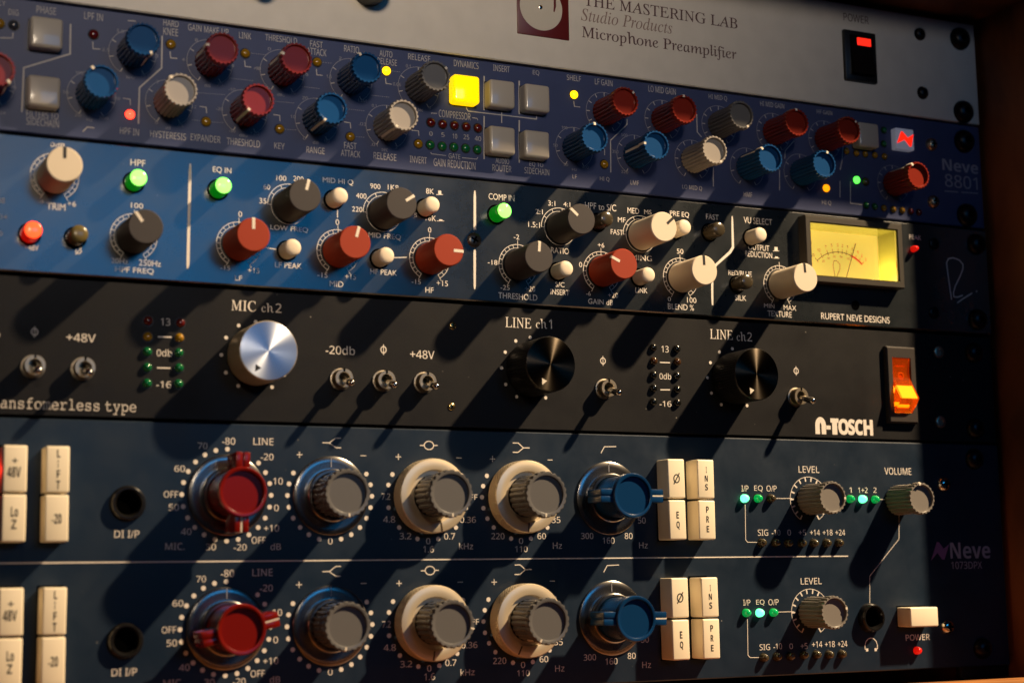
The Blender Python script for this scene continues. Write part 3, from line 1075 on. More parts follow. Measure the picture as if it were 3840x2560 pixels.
for t, bx in (
        ('5.0', (-118.04, 214.60, -115.84, 215.74)), ('2.5', (-122.64, 207.78, -120.28, 208.81)), ('.3', (-105.54, 207.78, -104.42, 208.86)), ('18', (-109.95, 200.74, -108.47, 201.80)), ('kHz', (-114.64, 199.56, -111.89, 200.55)),
        ('100', (-130.91, 199.18, -128.60, 200.12)), ('50', (-134.67, 192.21, -132.90, 193.18)), ('20', (-130.78, 185.13, -128.82, 186.06)), ('300', (-123.26, 185.08, -120.20, 186.09)), ('250', (-118.70, 192.06, -116.51, 193.04)), ('Hz', (-127.01, 184.04, -125.22, 184.97)),
        ('36', (-151.09, 192.01, -149.02, 193.00)), ('24', (-153.76, 183.31, -152.05, 184.22)), ('8', (-92.32, 214.92, -91.29, 216.08)), ('4', (-96.52, 207.76, -95.57, 208.72)), ('4', (-79.84, 207.70, -78.87, 208.68)), ('30', (-84.72, 200.72, -82.68, 201.81)), ('dB', (-88.81, 199.83, -86.90, 200.92)),
        ('+10', (-72.03, 207.85, -69.67, 208.87)), ('7', (-104.91, 199.01, -104.02, 200.08)), ('12', (-93.09, 192.08, -91.58, 193.04)), ('0', (-105.07, 185.43, -104.18, 186.38)), ('25', (-97.71, 185.33, -95.84, 186.28)), ('dB', (-101.62, 184.06, -99.95, 185.08)),
        ('-10', (-80.73, 199.45, -78.41, 200.50)), ('-20', (-84.90, 192.35, -82.59, 193.39)), ('-30', (-80.40, 185.34, -78.28, 186.35)), ('+20', (-73.23, 185.29, -70.10, 186.39)), ('dBu', (-76.91, 184.18, -74.19, 185.20)),
        ('1.5', (-46.39, 208.08, -44.55, 209.21)), ('0', (-67.24, 215.11, -66.17, 216.22)), ('-10', (-72.05, 207.76, -69.81, 208.86)), ('0', (-53.91, 207.83, -53.02, 208.79)), ('-30', (-59.72, 200.84, -57.51, 201.79)), ('dBu', (-63.90, 199.66, -61.31, 200.61)),
        ('2', (-41.87, 215.05, -40.92, 216.18)), ('LIM', (-34.85, 200.96, -31.73, 202.09)), ('0.06', (-21.93, 208.24, -19.04, 209.39)), ('0.1', (-17.07, 215.34, -15.36, 216.58)), ('3', (-8.58, 201.24, -7.71, 202.27)), ('sec', (-12.68, 200.02, -10.75, 200.96)),
        ('0.1', (-29.85, 199.70, -28.18, 200.72)), ('.03', (-34.66, 192.56, -31.96, 193.69)), ('sec', (-26.35, 184.33, -24.04, 185.26)), ('3', (-21.51, 185.56, -20.53, 186.70)), ('.01', (-30.32, 185.75, -27.81, 186.76)),
        ('20', (-55.10, 199.45, -53.08, 200.57)), ('10', (-59.16, 192.43, -57.40, 193.54)), ('0', (-54.73, 185.35, -53.85, 186.45)), ('60', (-47.18, 185.27, -45.35, 186.46)), ('dB', (-51.23, 184.30, -49.21, 185.33)),
        ('100', (44.12, 199.67, 46.46, 200.83)), ('50', (40.48, 192.75, 42.34, 193.81)), ('30', (44.51, 185.92, 46.38, 186.99)), ('400', (52.22, 185.72, 54.82, 186.84)), ('Hz', (47.97, 184.44, 49.99, 185.42)),
        ('500', (69.03, 199.61, 71.71, 200.70)), ('350', (64.99, 192.82, 67.64, 193.99)), ('220', (68.63, 185.50, 71.53, 186.58))):
    pb.text(t, bx, 'sans', m=M['print_dim'])
# rules, brackets and filter symbols
for pts, w in (
        ([(-132.81, 215.38), (-132.73, 205.46), (-146.94, 199.11), (-147.18, 184.68)], .5), ([(-103.22, 215.43), (-103.24, 204.46), (-110.36, 196.97), (-110.51, 184.79)], .5),
        ([(-150.54, 210.17), (-150.60, 208.37), (-154.45, 207.94)], .32), ([(-125.66, 210.46), (-125.54, 208.13), (-123.19, 208.24)], .32), ([(-114.62, 219.05), (-112.04, 219.18)], .32),
        ([(-115.60, 192.82), (-113.33, 192.70), (-113.19, 190.75)], .3), ([(-128.17, 180.38), (-126.78, 182.02), (-124.55, 181.96)], .32),
        ([(-100.51, 210.48), (-100.29, 208.30), (-98.03, 208.36)], .32), ([(-75.30, 210.57), (-75.05, 208.51), (-73.01, 208.53)], .32), ([(-90.44, 192.95), (-88.23, 192.89), (-88.05, 190.90)], .3),
        ([(-50.06, 210.74), (-49.86, 208.67), (-47.74, 208.69)], .3), ([(-24.76, 210.59), (-24.56, 208.65), (-22.44, 208.62)], .3), ([(-65.25, 192.97), (-62.99, 192.90), (-62.86, 190.94)], .3),
        ([(-40.03, 193.16), (-37.76, 193.08), (-37.64, 191.09)], .3), ([(-15.09, 192.89), (-12.44, 192.93), (-12.33, 191.14)], .3),
        ([(-7.52, 199.66), (-7.43, 199.96), (-5.35, 199.99)], .25), ([(8.24, 199.96), (10.10, 199.91), (10.45, 199.28)], .25),
        ([(-7.95, 185.66), (-7.56, 185.17), (-2.02, 185.07)], .25), ([(4.09, 184.93), (9.81, 184.96), (10.27, 185.71)], .25),
        ([(13.14, 215.95), (12.95, 203.20)], .5), ([(12.92, 201.10), (12.70, 185.25)], .5), ([(27.12, 215.82), (26.90, 203.28)], .5), ([(26.86, 201.08), (26.58, 185.27)], .5),
        ([(6.00, 204.71), (6.07, 202.97), (6.72, 202.21), (33.84, 202.27), (33.87, 204.14)], .38), ([(19.93, 204.82), (19.84, 199.34)], .38),
        ([(49.38, 210.73), (49.52, 208.81), (51.97, 208.78)], .3), ([(71.74, 206.43), (71.58, 204.32), (64.39, 197.47), (64.20, 185.29)], .4),
        ([(102.33, 211.66), (102.33, 204.75), (104.19, 202.94)], .4), ([(61.81, 193.97), (61.74, 191.59)], .3), ([(109.04, 191.63), (108.75, 184.01)], .4),
        ([(139.50, 193.44), (139.12, 185.19)], .35), ([(168.28, 191.74), (167.91, 185.02)], .35), ([(146.88, 205.81), (142.55, 201.47), (142.13, 198.24)], .35),
        ([(173.38, 191.98), (172.89, 183.06), (178.72, 182.96)], .35), ([(170.96, 208.54), (169.67, 200.03), (168.52, 196.21)], .35)):
    pb.line(pts, w)
for y0, segs in ((0, [((-73.05, 213.34), (-67.64, 213.44)), ((-80.58, 203.82), (-72.00, 203.88)), ((-90.88, 197.54), (-81.68, 197.91)), ((-93.04, 188.11), (-89.81, 188.08)), ((-86.38, 188.07), (-82.16, 188.33)),
                      ((-47.83, 213.35), (-44.14, 213.41)), ((-55.31, 203.89), (-48.63, 203.89)), ((-22.21, 213.45), (-19.01, 213.43)), ((-30.05, 203.77), (-23.10, 203.84)), ((-38.38, 197.84), (-32.36, 197.91)),
                      ((-64.68, 197.64), (-57.70, 197.77)), ((-61.25, 188.28), (-56.87, 188.51)), ((-35.71, 188.36), (-32.39, 188.51))]),):
    for a, b2 in segs:
        n = max(3, int((b2[0] - a[0]) / .75))
        for i in range(n):
            t0, t1 = i / n, (i + .62) / n
            pb.line([(a[0] + (b2[0] - a[0]) * t0, a[1] + (b2[1] - a[1]) * t0), (a[0] + (b2[0] - a[0]) * t1, a[1] + (b2[1] - a[1]) * t1)], .16, M['print_dim'])
# ribbed knobs
HB = 16.0
for at, c, ang, kind in (
        ((-157.22, 192.82), 'red', 135, 3), ((-112.85, 208.22), 'blue', 150, 3), ((-125.71, 192.77), 'blue', -35, 3), ((-87.20, 208.45), 'red', -84, 3), ((-100.65, 193.02), 'grey_light', -41, 3),
        ((-75.14, 192.70), 'red', -139, 3), ((-62.19, 208.20), 'red', -76, 3), ((-37.50, 208.24), 'blue', -31, 3), ((-12.38, 208.35), 'grey', 50, 3), ((-24.35, 193.10), 'grey_light', 212, 3),
        ((-49.88, 192.67), 'blue', 211, 3), ((62.16, 207.87), 'red', 42, 9), ((87.09, 207.75), 'red', -2, 9), ((112.20, 208.38), 'grey', 150, 9), ((49.18, 193.09), 'blue', 0, 3),
        ((74.65, 192.87), 'blue', -88, 3), ((99.73, 193.54), 'grey_light', 150, 9), ((137.29, 208.21), 'red', -2, 9), ((161.75, 207.84), 'red', 42, 9), ((124.43, 192.94), 'blue', -48, 3),
        ((149.27, 193.05), 'blue', 18, 3), ((194.59, 192.90), 'red', -35, 9)):
    ribbed_knob(ub, c, YB, at, ang, {'red': 'red ribbed knob', 'blue': 'blue ribbed knob', 'grey': 'grey ribbed knob', 'grey_light': 'light grey ribbed knob'}[c])
    pb.arc(at, 7.7, -150, 150, .16, M['print_dim'])
    for a in range(-150, 151, 30) if kind == 9 else (-150, -105, -60, 0, 60, 105, 150):
        pb.tick(at, a, 6.2, 7.6, .3)
# square white buttons
for bx in ((-145.36, 205.27, -136.30, 215.14), (-145.66, 186.03, -136.61, 195.94), (13.09, 203.67, 23.50, 213.86), (13.20, 186.81, 23.07, 196.62), (27.12, 203.77, 37.47, 213.90), (26.81, 186.63, 36.88, 196.63),
           (174.80, 205.61, 185.79, 215.75)):
    square_button(ub, YB, bx)
square_button(ub, YB, (-0.85, 203.59, 9.66, 214.30), lit=True)
# indicators
for at, kd in (
        ((-154.76, 212.57), 'yellow_off'), ((-150.33, 212.62), 'grey_off'), ((-125.42, 212.89), 'red_off'), ((-113.31, 187.63), 'red_on'), ((-100.29, 212.91), 'yellow_off'), ((-75.09, 213.00), 'yellow_off'),
        ((-88.17, 187.99), 'yellow_off'), ((-49.78, 213.18), 'yellow_off'), ((-24.45, 213.17), 'yellow_on'), ((-62.96, 188.18), 'yellow_off'), ((-37.77, 188.15), 'yellow_off'), ((-12.56, 188.26), 'yellow_off'),
        ((-7.72, 196.43), 'red_off'), ((-3.25, 196.30), 'red_off'), ((1.28, 196.37), 'red_off'), ((5.85, 196.37), 'red_off'), ((10.41, 196.36), 'red_off'),
        ((-8.05, 188.31), 'green_off'), ((-3.51, 188.28), 'green_off'), ((0.98, 188.41), 'green_off'), ((5.54, 188.46), 'green_off'), ((10.08, 188.43), 'green_off'),
        ((49.43, 213.19), 'yellow_on'), ((61.51, 188.12), 'yellow_off'), ((161.33, 188.11), 'orange_on'), ((176.38, 192.82), 'green_on'), ((180.96, 192.59), 'brown_off')):
    led(ub, kd, YB, at)
for at, kd in (((172.12, 204.23), 'yellow_off'), ((176.95, 203.92), 'yellow_off'), ((181.33, 203.99), 'yellow_off'), ((186.13, 204.00), 'yellow_off'), ((190.95, 203.91), 'yellow_off'),
               ((191.32, 214.91), 'green_off'), ((190.98, 209.20), 'green_off'), ((180.67, 182.80), 'green_off'), ((184.88, 182.70), 'green_off'), ((189.38, 182.48), 'yellow_off'),
               ((194.03, 182.31), 'yellow_off'), ((198.54, 182.27), 'yellow_off'), ((202.90, 182.22), 'red_off'), ((207.06, 182.19), 'red_off')):
    led(ub, kd, YB, at, 1.25, .9)
# emblem button that glows red
EM = (194.81, 206.69, 204.25, 215.99)
ec = ((EM[0] + EM[2]) / 2, (EM[1] + EM[3]) / 2)
b = MB()
b.rbox(-4.6, 4.6, -4.4, 4.4, 0, 3, L['logo_white'], .5, 3)
eb = put('emblem_button', b.mesh('emblem_button', 40), ub, ec, YB, 0, 'white square button with a lit red zigzag emblem')
b = MB()
b.prism([(-4.3, -2.2), (-2.0, 2.9), (-1.2, 3.0), (1.3, .6), (4.3, 2.4), (3.0, -2.8), (2.2, -3.0), (-.3, -.3)], 2.8, 3.12, L['logo_red'])
sub('emblem', b.mesh('emblem', 0), eb)
for at in ((215.15, 211.35), (214.55, 187.23)):
    screw(ub, 'nickel', YB, at, 2.7, 2.2)
pb.text('Neve', (220.58, 201.15, 239.45, 206.01), 'bold', m=M['print_dim'])
pb.text('8801', (221.51, 194.32, 238.66, 199.74), 'sans', m=M['print_dim'])
pb.line([(220.95, 192.32), (228.09, 192.58)], .4, M['print_dim'])
pb.line([(229.88, 192.64), (238.61, 192.89)], .4, M['print_dim'])
pb.build(fb, YB)
for at in ((232.38, 214.41), (231.65, 183.02)):
    screw(ub, 'screw_black', YB, at, 4.9, 3.4, 'rack_screw', 'hex')
    screw(ub, 'screw_black', YB, (-at[0], at[1]), 4.9, 3.4, 'rack_screw', 'hex')

# ================================================================== blue black channel with the lit meter
YC = 0.0
uc = unit_root('equaliser_compressor', 133.35, 177.4, YC, 'dark blue rack unit with smooth red, white and charcoal knobs and a glowing yellow meter', 'channel strip')
MH = (149.2, 191.6, 151.4, 172.9)
fc = faceplate(uc, YC, 133.7, 177.2, M['blue_panel'], holes=[MH], bev=.45)
pc = Print(M['print'])
for t, bx in (
        ('0dB', (-138.29, 174.27, -133.66, 175.74)), ('-6', (-141.41, 155.89, -139.86, 156.98)), ('+6', (-132.52, 155.60, -129.88, 157.32)), ('TRIM', (-138.88, 153.99, -133.13, 156.21)), ('48', (-154.23, 154.83, -151.52, 156.55)), ('54', (-152.90, 149.88, -150.80, 151.24)),
        ('60', (-154.10, 144.41, -152.01, 146.13)), ('+48V', (-145.22, 140.57, -141.04, 142.40)), ('HPF', (-112.97, 170.65, -108.15, 172.79)), ('100', (-112.54, 156.74, -108.65, 158.49)), ('20Hz', (-118.50, 138.28, -113.11, 140.04)),
        ('250Hz', (-109.67, 138.14, -102.56, 140.14)), ('HPF FREQ', (-117.19, 135.30, -104.90, 137.39)), ('EQ IN', (-85.90, 170.73, -79.67, 172.95)), ('0', (-77.16, 156.73, -75.89, 158.64)), ('-15', (-82.97, 138.54, -79.82, 140.04)),
        ('+15', (-73.81, 138.20, -69.84, 139.95)), ('LF', (-78.11, 135.40, -75.71, 137.06)),
        ('35', (-70.06, 161.87, -67.61, 163.72)), ('60', (-68.69, 166.81, -66.35, 168.56)), ('100', (-64.21, 170.26, -60.77, 172.06)), ('200', (-58.31, 170.58, -54.69, 172.38)), ('LOW FREQ', (-66.18, 153.04, -53.08, 154.98)), ('MID HI Q', (-47.90, 170.78, -36.98, 172.91)),
        ('0', (-43.32, 156.73, -42.02, 158.70)), ('-15', (-49.74, 138.33, -46.13, 140.00)), ('+15', (-39.96, 138.33, -36.02, 140.16)), ('MID', (-45.41, 135.48, -40.57, 137.42)), ('220', (-37.41, 161.89, -33.71, 163.67)), ('400', (-35.96, 166.65, -32.17, 168.52)),
        ('900', (-30.80, 170.50, -27.05, 172.30)), ('1K8', (-24.34, 170.69, -20.35, 172.54)), ('5', (-14.58, 161.77, -13.56, 163.30)), ('MID FREQ', (-31.47, 153.06, -19.61, 155.17)), ('8K', (-10.08, 170.51, -7.08, 172.46)), ('16K', (-10.33, 160.95, -6.31, 162.93)),
        ('LF PEAK', (-64.55, 140.69, -55.23, 142.53)), ('HF PEAK', (-30.89, 140.69, -21.15, 142.54)), ('0', (-9.43, 156.76, -8.23, 158.65)), ('-15', (-15.72, 138.28, -12.26, 139.91)), ('+15', (-6.40, 138.23, -2.07, 140.15)), ('HF', (-10.59, 135.53, -7.57, 137.44)),
        ('COMP IN', (13.99, 170.61, 24.15, 172.89)), ('-18', (13.34, 147.08, 17.05, 148.83)), ('-25', (18.15, 138.35, 21.70, 140.10)),
        ('-2', (23.64, 156.95, 25.80, 158.73)), ('1.5:1', (29.50, 161.85, 34.13, 163.85)), ('2:1', (32.54, 166.90, 35.42, 168.74)), ('3:1', (37.64, 170.39, 40.54, 172.28)), ('4:1', (43.86, 170.62, 46.65, 172.31)), ('RATIO', (38.42, 153.02, 45.70, 155.19)),
        ('+20', (27.71, 138.39, 31.85, 140.36)), ('THRESHOLD', (17.19, 135.22, 32.61, 137.39)), ('HPF to S/C', (52.71, 170.54, 65.75, 173.05)), ('S/C', (39.99, 140.80, 43.66, 142.58)), ('INSERT', (37.96, 137.89, 45.53, 139.88)),
        ('+6', (57.62, 156.53, 60.36, 158.31)), ('0', (49.75, 148.65, 51.01, 150.53)), ('-6', (52.38, 138.31, 54.25, 139.99)), ('+20', (61.41, 138.19, 65.67, 140.08)), ('GAIN dB', (53.14, 135.36, 63.42, 137.32)),
        ('MED', (70.51, 170.37, 75.45, 172.48)), ('MS', (77.62, 170.59, 80.79, 172.32)), ('MF', (66.33, 166.66, 69.54, 168.50)), ('FAST', (63.19, 161.80, 68.35, 163.76)), ('TIMING', (68.56, 152.82, 80.38, 154.91)), ('PRE EQ', (88.78, 170.56, 97.14, 172.83)),
        ('LINK', (72.99, 140.73, 78.05, 142.65)), ('50', (91.26, 156.62, 94.09, 158.53)), ('0', (86.70, 138.35, 88.07, 139.98)), ('100', (95.06, 138.29, 99.13, 140.36)), ('BLEND %', (86.70, 135.35, 97.94, 137.58)), ('FAST', (104.60, 170.83, 110.23, 172.95)),
        ('VU SELECT', (121.58, 170.79, 134.64, 173.25)), ('OUTPUT', (123.20, 160.51, 132.85, 162.74)), ('REDUCTION', (121.79, 157.76, 134.03, 159.98)), ('RED/BLUE', (113.79, 149.96, 124.32, 151.99)), ('SILK', (116.31, 140.45, 121.44, 142.56)),
        ('MIN', (129.41, 138.37, 134.20, 140.00)), ('MAX', (138.47, 138.04, 144.28, 139.95)), ('TEXTURE', (130.93, 135.20, 142.05, 137.41)), ('PEAK', (201.03, 170.55, 207.11, 172.48)), ('RUPERT NEVE DESIGNS', (155.89, 135.43, 189.03, 138.01))):
    pc.text(t, bx, 'gill')
pc.phi((-129.61, 140.28, -127.92, 142.57), .28, slash=True)
for pts, w in (
        ([(-93.45, 173.14), (-93.49, 170.40), (-93.77, 140.20), (-93.85, 138.02)], [.5, 1.0, 1.0, .6]), ([(8.63, 173.28), (8.60, 171.02), (8.46, 159.95), (8.45, 159.13)], [.5, .95, 1.0, .8]),
        ([(8.31, 152.00), (8.29, 150.57), (8.14, 139.22), (8.12, 137.93)], [.7, 1.0, .85, .5]),
        ([(-42.63, 162.67), (-42.63, 159.33)], .32), ([(-67.62, 147.04), (-63.92, 146.74)], .3), ([(-22.08, 146.94), (-17.47, 147.42)], .3),
        ([(-6.23, 170.52), (-3.64, 170.75)], .2), ([(-5.97, 161.14), (-3.31, 161.36)], .2), ([(134.52, 160.82), (137.41, 161.03)], .2), ([(134.65, 157.98), (137.28, 158.17)], .2),
        ([(116.40, 173.03), (116.38, 170.16), (116.25, 160.89), (114.90, 158.94), (108.34, 153.52), (106.72, 150.80), (106.44, 147.52), (106.22, 140.56), (106.22, 137.97)], [.5, .85, 1.05, 1.1, .95, .95, 1.0, .9, .6])):
    pc.line(pts, w)
for bx in ((-5.45, 170.76, -4.28, 172.06), (-5.24, 161.38, -3.95, 161.78), (135.24, 161.01, 136.71, 162.45), (135.35, 158.17, 136.77, 158.71)):
    pc.poly([(bx[0], bx[1]), (bx[2], bx[1]), (bx[2], bx[3]), (bx[0], bx[3])])
# knobs: centre, colour, angle, scale kind
CK = (((-136.70, 164.72), 'cream_knob', 0, 'full', .0), ((-111.47, 147.33), 'charcoal', -36, 'full', 0), ((-76.92, 147.45), 'red_matte', 0, 'full', 0), ((-59.70, 161.85), 'charcoal', 14, 'step', 0),
      ((-42.45, 147.60), 'red_matte', 15, 'full', 0), ((-25.89, 162.09), 'charcoal', 56, 'step', 0), ((-8.90, 147.45), 'red_matte', 91, 'full', 0), ((42.18, 162.33), 'charcoal', -50, 'step', 0),
      ((25.14, 147.59), 'charcoal', 4, 'full', 0), ((58.92, 147.48), 'red_matte', -66, 'full', 0), ((75.91, 162.26), 'cream_knob', 48, 'step', 0), ((92.56, 147.48), 'cream_knob', -2, 'full', 0),
      ((137.20, 147.71), 'cream_knob', -4, 'full', 0))
for at, c, ang, kind, _ in CK:
    smooth_knob(uc, c, YC, at, ang, {'red_matte': 'red smooth knob', 'charcoal': 'charcoal smooth knob', 'cream_knob': 'cream smooth knob'}[c])
    if kind == 'full':
        pc.arc(at, 7.5, -150, 150, .22)
        pc.arc(at, 6.25, -150, 150, .16)
        for a in range(-150, 151, 15):
            pc.tick(at, a, 6.2, 7.5 if abs(a) < 150 else 8.6, .2)
        pc.tick(at, 0, 7.5, 8.9, .2)
    else:
        pc.arc(at, 7.5, -90, 75, .22)
        pc.arc(at, 6.25, -180, 180, .16)
        for a in range(-90, 76, 33):
            pc.tick(at, a, 6.2, 7.5, .22)
# push buttons
for at, kd in (((-44.05, 165.30), 'white'), ((-60.44, 146.47), 'white'), ((-10.55, 165.19), 'white'), ((-27.48, 146.14), 'white'), ((40.94, 146.31), 'white'), ((90.82, 165.40), 'white'), ((74.73, 146.32), 'white'),
               ((124.46, 165.15), 'white'), ((-111.78, 165.15), 'green'), ((-84.14, 165.19), 'green'), ((16.92, 165.35), 'green'), ((-143.86, 145.70), 'red'), ((-129.86, 145.62), 'olive'),
               ((57.90, 165.83), 'smoke'), ((105.86, 165.78), 'smoke'), ((117.57, 146.67), 'smoke')):
    push_button(uc, kd, YC, at, label={'white': 'white round button', 'green': 'lit green round button', 'red': 'lit red round button', 'smoke': 'dark round button', 'olive': 'olive brown round button'}[kd])
screw(uc, 'screw_dark', YC, (8.18, 155.44), 2.7, .8, drive='cross', rot=25)
led(uc, 'red_mid', YC, (202.41, 166.49), 1.25, 3.0)
b = MB()
b.lathe([(1.9, .15), (1.7, .1), (1.6, .05), (0, .04)], M['hole'], 28)
put('screw_hole', b.mesh('screw_hole', 40), uc, (172.62, 141.87), YC)
# signature stroke on the ear
pc.line([(220.99, 146.96), (220.27, 153.57), (219.66, 159.16), (219.46, 162.21), (220.57, 163.93), (222.96, 164.48), (226.16, 163.77), (227.94, 162.09), (227.80, 160.19), (225.96, 156.76), (223.33, 152.83), (222.14, 149.93), (222.26, 148.30), (224.19, 148.18), (227.03, 149.20)], .5)
pc.line([(223.85, 145.82), (226.80, 147.64), (232.04, 150.46)], .5)
pc.dot((234.30, 151.26), .35)
pc.build(fc, YC)
for at in ((213.35, 169.53), (211.46, 141.04)):
    screw(uc, 'screw_black', YC, at, 2.4, .9, cup=True)
for at in ((235.35, 171.04), (233.65, 139.41)):
    screw(uc, 'screw_black', YC, at, 4.4, 3.2, 'rack_screw', 'hex')
    screw(uc, 'screw_black', YC, (-at[0], at[1]), 4.4, 3.2, 'rack_screw', 'hex')
# VU meter
mx, mz = (MH[0] + MH[1]) / 2, (MH[2] + MH[3]) / 2
hw, hz = (MH[1] - MH[0]) / 2, (MH[3] - MH[2]) / 2
b = MB()
FW = 2.3
plate(b, -hw - FW, hw + FW, -hz - FW, hz + FW, 4.6, M['meter_bezel'], .35, [(-hw, hw, -hz, hz)])
b.v = [(x_, y_ - 4.6, z_) for x_, y_, z_ in b.v]
vm = put('level_meter', b.mesh('level_meter', 40), uc, (mx, mz), YC, 0, 'glowing yellow needle meter')
b = MB()
b.box(-hw, hw, -hz, hz, -9, -8, M['meter_plate'])
mp_ = sub('meter_card', b.mesh('meter_card', 0), vm)
b = MB()
t = .4
b.box(-hw, -hw + t, -hz, hz, -8, 4.2, M['meter_wall'])
b.box(hw - t, hw, -hz, hz, -8, 4.2, M['meter_wall'])
b.box(-hw + t, hw - t, hz - t, hz, -8, 4.2, M['meter_wall'])
b.box(-hw + t, hw - t, -hz, -hz + t, -8, 4.2, M['meter_wall'])
sub('meter_box', b.mesh('meter_box', 0), vm)
b = MB()
b.box(-hw + .5, hw - .5, -hz + .5, hz - .5, 3.0, 3.8, M['meter_glass'])
sub('meter_window', b.mesh('meter_window', 0), vm)
p = Print(M['ink'], base=-7.95)
mc = (1.4, -14.0)
p.arc(mc, 16.4, -42, 20, .26)
p.arc(mc, 16.4, 20, 42, .7, M['ink_red'])
for a, t in ((-42, '20'), (-31, '10'), (-20, '7'), (-11, '5'), (-2, '3'), (5, '2'), (12, '1'), (20, '0')):
    p.tick(mc, a, 15.6, 17.8, .2)
    sx, cx_ = math.sin(R(a)) * 19.2, math.cos(R(a)) * 19.2
    p.text(t, (mc[0] + sx - .36 * len(t), mc[1] + cx_ - .62, mc[0] + sx + .36 * len(t), mc[1] + cx_ + .62), 'sans')
for a, t in ((28, '1'), (35, '2'), (42, '3')):
    p.tick(mc, a, 16.4, 17.8, .2, M['ink_red'])
    sx, cx_ = math.sin(R(a)) * 19.2, math.cos(R(a)) * 19.2
    p.text(t, (mc[0] + sx - .36, mc[1] + cx_ - .62, mc[0] + sx + .36, mc[1] + cx_ + .62), 'sans', m=M['ink_red'])
for a, t in ((-33, '20'), (-22, '40'), (-10, '60'), (3, '80'), (17, '100')):
    sx, cx_ = math.sin(R(a)) * 14.6, math.cos(R(a)) * 14.6
    p.text(t, (mc[0] + sx - .3 * len(t), mc[1] + cx_ - .45, mc[0] + sx + .3 * len(t), mc[1] + cx_ + .45), 'sans')
p.text('VU', (-hw + 6.6, hz - 6.6, -hw + 9.2, hz - 4.8), 'sans')
p.line([(x_ + 3.6, z_ - .4) for x_, z_ in ((-4.6, -9.0), (-5.2, -5), (-5.6, -2.4), (-5.0, -.9), (-3.6, -.9), (-2.2, -2.2), (-2.3, -4.0), (-3.6, -6.6), (-4.4, -8.2), (-3.8, -8.9), (-2.2, -8.8), (-1.2, -8.7))], .22)
sub('scale_print', p.mesh('scale', 0, recalc=False), vm)
b = MB()
b.tube([(mc[0] + 3.5 * math.sin(R(20)), -7.0, mc[1] + 3.5 * math.cos(R(20))), (mc[0] + 21.5 * math.sin(R(20)), -6.8, mc[1] + 21.5 * math.cos(R(20)))], .16, M['ink'], 8)
sub('needle', b.mesh('needle', 40), vm)
for lx in (-15, 13):
    lo = lamp('meter_bulb', 'POINT', (mx + lx, YC + 2.5, mz - hz + 2.0), (1.0, .82, .40), 0.16, shadow_soft_size=.0006)
    lo.parent = vm
    lo.location = Vector((lx, 2.4, -hz + 1.3)) * MM

# ================================================================== black preamplifier with toggles
YD = 1.0
ud = unit_root('preamplifier', 88.9, 133, YD, 'black rack unit with chrome toggles, one bright aluminium knob and an amber rocker', 'preamplifier')
fd = faceplate(ud, YD, 89.2, 132.6, M['black_panel'], bev=.3)
pd = Print(M['print'])
pd.text('MIC', (-78.96, 125.54, -70.65, 129.06), 'roman')
pd.text('ch', (-68.74, 125.57, -64.55, 128.61), 'roman')
pd.text('2', (-63.92, 125.67, -61.89, 128.72), 'sans')
pd.text('LINE', (20.30, 125.20, 30.45, 128.86), 'roman')
pd.text('ch', (32.38, 125.48, 36.82, 128.92), 'roman')
pd.text('1', (37.54, 125.54, 38.73, 128.95), 'sans')
pd.text('LINE', (105.32, 125.30, 115.42, 128.99), 'roman')
pd.text('ch', (117.17, 125.14, 121.47, 128.58), 'roman')
pd.text('2', (121.98, 125.24, 124.08, 128.60), 'sans')
pd.text('Transfomerless type', (-156.07, 90.17, -109.54, 94.59), 'mono', offset=-.01)
for t, bx in (('+48V', (-131.69, 112.75, -122.66, 115.37)), ('-20db', (-46.48, 112.69, -36.10, 115.61)), ('+48V', (-16.00, 112.59, -6.98, 115.47)), ('13', (-102.10, 119.39, -99.02, 121.71)), ('0db', (-103.25, 109.34, -98.28, 111.65)), ('-16', (-103.24, 99.22, -98.42, 101.40)),
              ('13', (83.99, 119.25, 87.06, 121.66)), ('0db', (82.79, 109.19, 87.79, 111.51)), ('-16', (82.45, 99.10, 87.54, 101.19)), ('-20db', (-160.39, 112.91, -151.72, 115.02))):
    pd.text(t, bx, 'sans')
for bx in ((-142.35, 113.47, -140.43, 116.92), (-26.74, 113.20, -24.80, 116.83), (58.22, 113.14, 60.23, 116.71), (142.74, 112.95, 144.75, 116.56)):
    pd.phi(bx, .32)
for a, b2 in (((-102.93, 115.58), (-98.54, 115.69)), ((-103.07, 105.58), (-98.76, 105.66)), ((83.10, 115.42), (87.47, 115.48)), ((83.01, 105.28), (87.13, 105.39))):
    pd.line([a, b2], .42)
for c in ((-70.7, 110.7), (30.0, 110.6), (115.0, 110.55)):
    for a in range(-150, 151, 30):
        pd.dot((c[0] + 11.45 * math.sin(R(a)), c[1] + 11.45 * math.cos(R(a))), .62)
# logo
LG = (151.50, 90.67, 179.06, 97.00)
lw, lh = LG[2] - LG[0], LG[3] - LG[1]


def LP(u, v):
    return (LG[0] + u * lw, LG[1] + v * lh)


